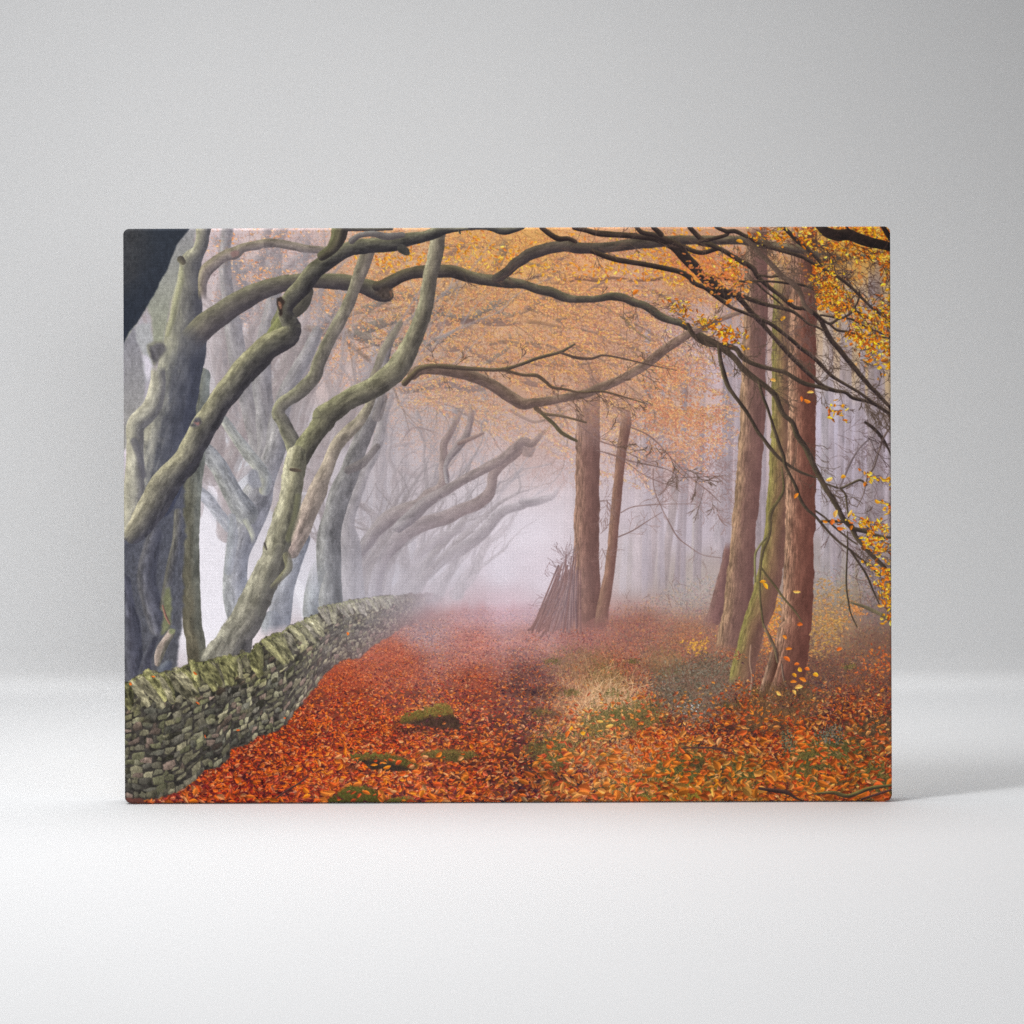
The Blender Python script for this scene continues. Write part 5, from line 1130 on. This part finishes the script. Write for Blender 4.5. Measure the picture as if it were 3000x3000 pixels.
# ink densities: the colours seen in the photograph, divided by how strongly the lamps light each part of the canvas
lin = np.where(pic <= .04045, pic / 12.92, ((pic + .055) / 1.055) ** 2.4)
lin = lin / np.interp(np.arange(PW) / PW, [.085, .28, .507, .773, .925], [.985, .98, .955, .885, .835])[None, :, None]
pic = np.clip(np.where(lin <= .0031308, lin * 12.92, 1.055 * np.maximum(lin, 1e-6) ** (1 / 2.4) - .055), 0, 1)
px = np.ones((PH, PW, 4), np.float32); px[..., :3] = pic[::-1]
img.pixels.foreach_set(px.ravel()); img.update(); img.pack()


def print_mat():
    m, N, L, b = new_mat('printed_canvas_cloth')
    uv = N.new('ShaderNodeUVMap'); uv.uv_map = 'UVMap'
    t = N.new('ShaderNodeTexImage'); t.image = img; t.extension = 'MIRROR'; t.interpolation = 'Cubic'
    L.new(uv.outputs[0], t.inputs[0])
    tc = N.new('ShaderNodeTexCoord')
    # weave: two crossed sets of threads
    wv = []
    for d in ('X', 'Z'):
        w = N.new('ShaderNodeTexWave'); w.bands_direction = d; w.inputs['Scale'].default_value = 95
        w.inputs['Distortion'].default_value = 1.2; w.inputs['Detail'].default_value = 2; w.inputs['Detail Scale'].default_value = 3
        L.new(tc.outputs['Object'], w.inputs['Vector']); wv.append(w)
    ad = N.new('ShaderNodeMath'); ad.operation = 'ADD'
    L.new(wv[0].outputs['Fac'], ad.inputs[0]); L.new(wv[1].outputs['Fac'], ad.inputs[1])
    gn = N.new('ShaderNodeMath'); gn.operation = 'MULTIPLY_ADD'; gn.inputs[1].default_value = .022; gn.inputs[2].default_value = PRINT_GAIN - .022
    L.new(ad.outputs[0], gn.inputs[0])
    mx = N.new('ShaderNodeVectorMath'); mx.operation = 'SCALE'
    L.new(t.outputs['Color'], mx.inputs[0]); L.new(gn.outputs[0], mx.inputs['Scale'])
    L.new(mx.outputs[0], b.inputs['Base Color'])
    b.inputs['Roughness'].default_value = .8; b.inputs['Specular IOR Level'].default_value = .12
    bp = N.new('ShaderNodeBump'); bp.inputs['Strength'].default_value = .10; bp.inputs['Distance'].default_value = .0006
    L.new(ad.outputs[0], bp.inputs['Height']); L.new(bp.outputs[0], b.inputs['Normal'])
    return m


PRINT_GAIN = 0.92
pm = print_mat()
root = bpy.data.objects.new('canvas_print', None); scene.collection.objects.link(root)
root.empty_display_size = .1
root.location = (CX, 0, .0012)
root['label'] = 'stretched canvas print of a misty autumn beech avenue, standing on the white table'
root['category'] = 'canvas print'


def ring(inset, y, rad, n=10):
    """rounded rectangle outline, counter clockwise seen from the front"""
    w, h = CW / 2 - inset, CH / 2 - inset
    r = max(rad - inset, .0008)
    pts = []
    for cx, cz, a0 in ((w - r, h - r, 0), (-w + r, h - r, 90), (-w + r, -h + r, 180), (w - r, -h + r, 270)):
        for k in range(n + 1):
            a = R(a0 + 90 * k / n)
            pts.append((cx + r * math.cos(a), y, CH / 2 + cz + r * math.sin(a)))
    return pts


def uv_of(p, back=0.0):
    u, v = (p[0] + CW / 2) / CW, p[2] / CH
    if back:                                   # the picture runs on, mirrored, round the edge
        if abs(p[0]) > CW / 2 - .02: u += math.copysign(back / CW, p[0])
        if abs(p[2] - CH / 2) > CH / 2 - .02: v += math.copysign(back / CH, p[2] - CH / 2)
    return (u, v)


BEV, RAD = .0030, .0062
rings = []
for k in range(7):                              # rounded front arris
    a = R(90 * k / 6)
    rings.append((ring(BEV * (1 - math.sin(a)), BEV * (1 - math.cos(a)), RAD), 0))
for y in (.010, .020, CT - .002):
    rings.append((ring(0, y, RAD), y))
rings.append((ring(.002, CT, RAD), CT))
n = len(rings[0][0])
# front: a flat face within the arris
fr = rings[0][0]
mesh_obj('printed_front', fr, [tuple(reversed(range(n)))], pm, root, smooth=False, uvs=[uv_of(p) for p in fr])
ev, ef, eu = [], [], []
for rg, bk in rings:
    ev += rg; eu += [uv_of(p, bk) for p in rg]
for i in range(len(rings) - 1):
    for j in range(n):
        a, b2 = i * n + j, i * n + (j + 1) % n
        ef.append((a, a + n, b2 + n, b2))
mesh_obj('wrapped_edge', ev, ef, pm, root, uvs=eu)
# the cloth folded over itself under the two lower corners: what the canvas stands on
for sx in (-1, 1):
    x1, x2 = sx * (CW / 2 - .0065), sx * (CW / 2 - .030)
    y1, y2, z1 = .0045, CT - .003, -.0012
    v = [(x1, y1, z1), (x2, y1, z1), (x2, y2, z1), (x1, y2, z1), (x1, y1, .0006), (x2, y1, .0006), (x2, y2, .0006), (x1, y2, .0006)]
    mesh_obj('corner_fold', v, [(0, 1, 2, 3), (4, 5, 6, 7), (0, 1, 5, 4), (1, 2, 6, 5), (2, 3, 7, 6), (3, 0, 4, 7)], pm, root, smooth=False, uvs=[uv_of((p[0], p[1], 0), p[1]) for p in v])
# wooden stretcher behind
wood, N, L, b = new_mat('stretcher_wood')
tc = N.new('ShaderNodeTexCoord'); nz = N.new('ShaderNodeTexNoise'); nz.inputs['Scale'].default_value = 40
mp = N.new('ShaderNodeMapping'); mp.inputs['Scale'].default_value = (1, 6, 12)
cr = N.new('ShaderNodeValToRGB'); cr.color_ramp.elements[0].color = (.42, .27, .14, 1); cr.color_ramp.elements[1].color = (.62, .45, .27, 1)
L.new(tc.outputs['Object'], mp.inputs[0]); L.new(mp.outputs[0], nz.inputs['Vector']); L.new(nz.outputs['Fac'], cr.inputs[0]); L.new(cr.outputs[0], b.inputs['Base Color'])
fo = ring(.002, CT, RAD, 2); fi = ring(.045, CT, .001, 2)
fi2 = [(p[0], CT - .020, p[2]) for p in fi]
m = len(fo)
mesh_obj('stretcher_frame', fo + fi + fi2, [(j, m + j, m + (j + 1) % m, (j + 1) % m) for j in range(m)] + [(m + j, 2 * m + j, 2 * m + (j + 1) % m, m + (j + 1) % m) for j in range(m)] + [tuple(range(2 * m, 3 * m))], wood, root, smooth=False)
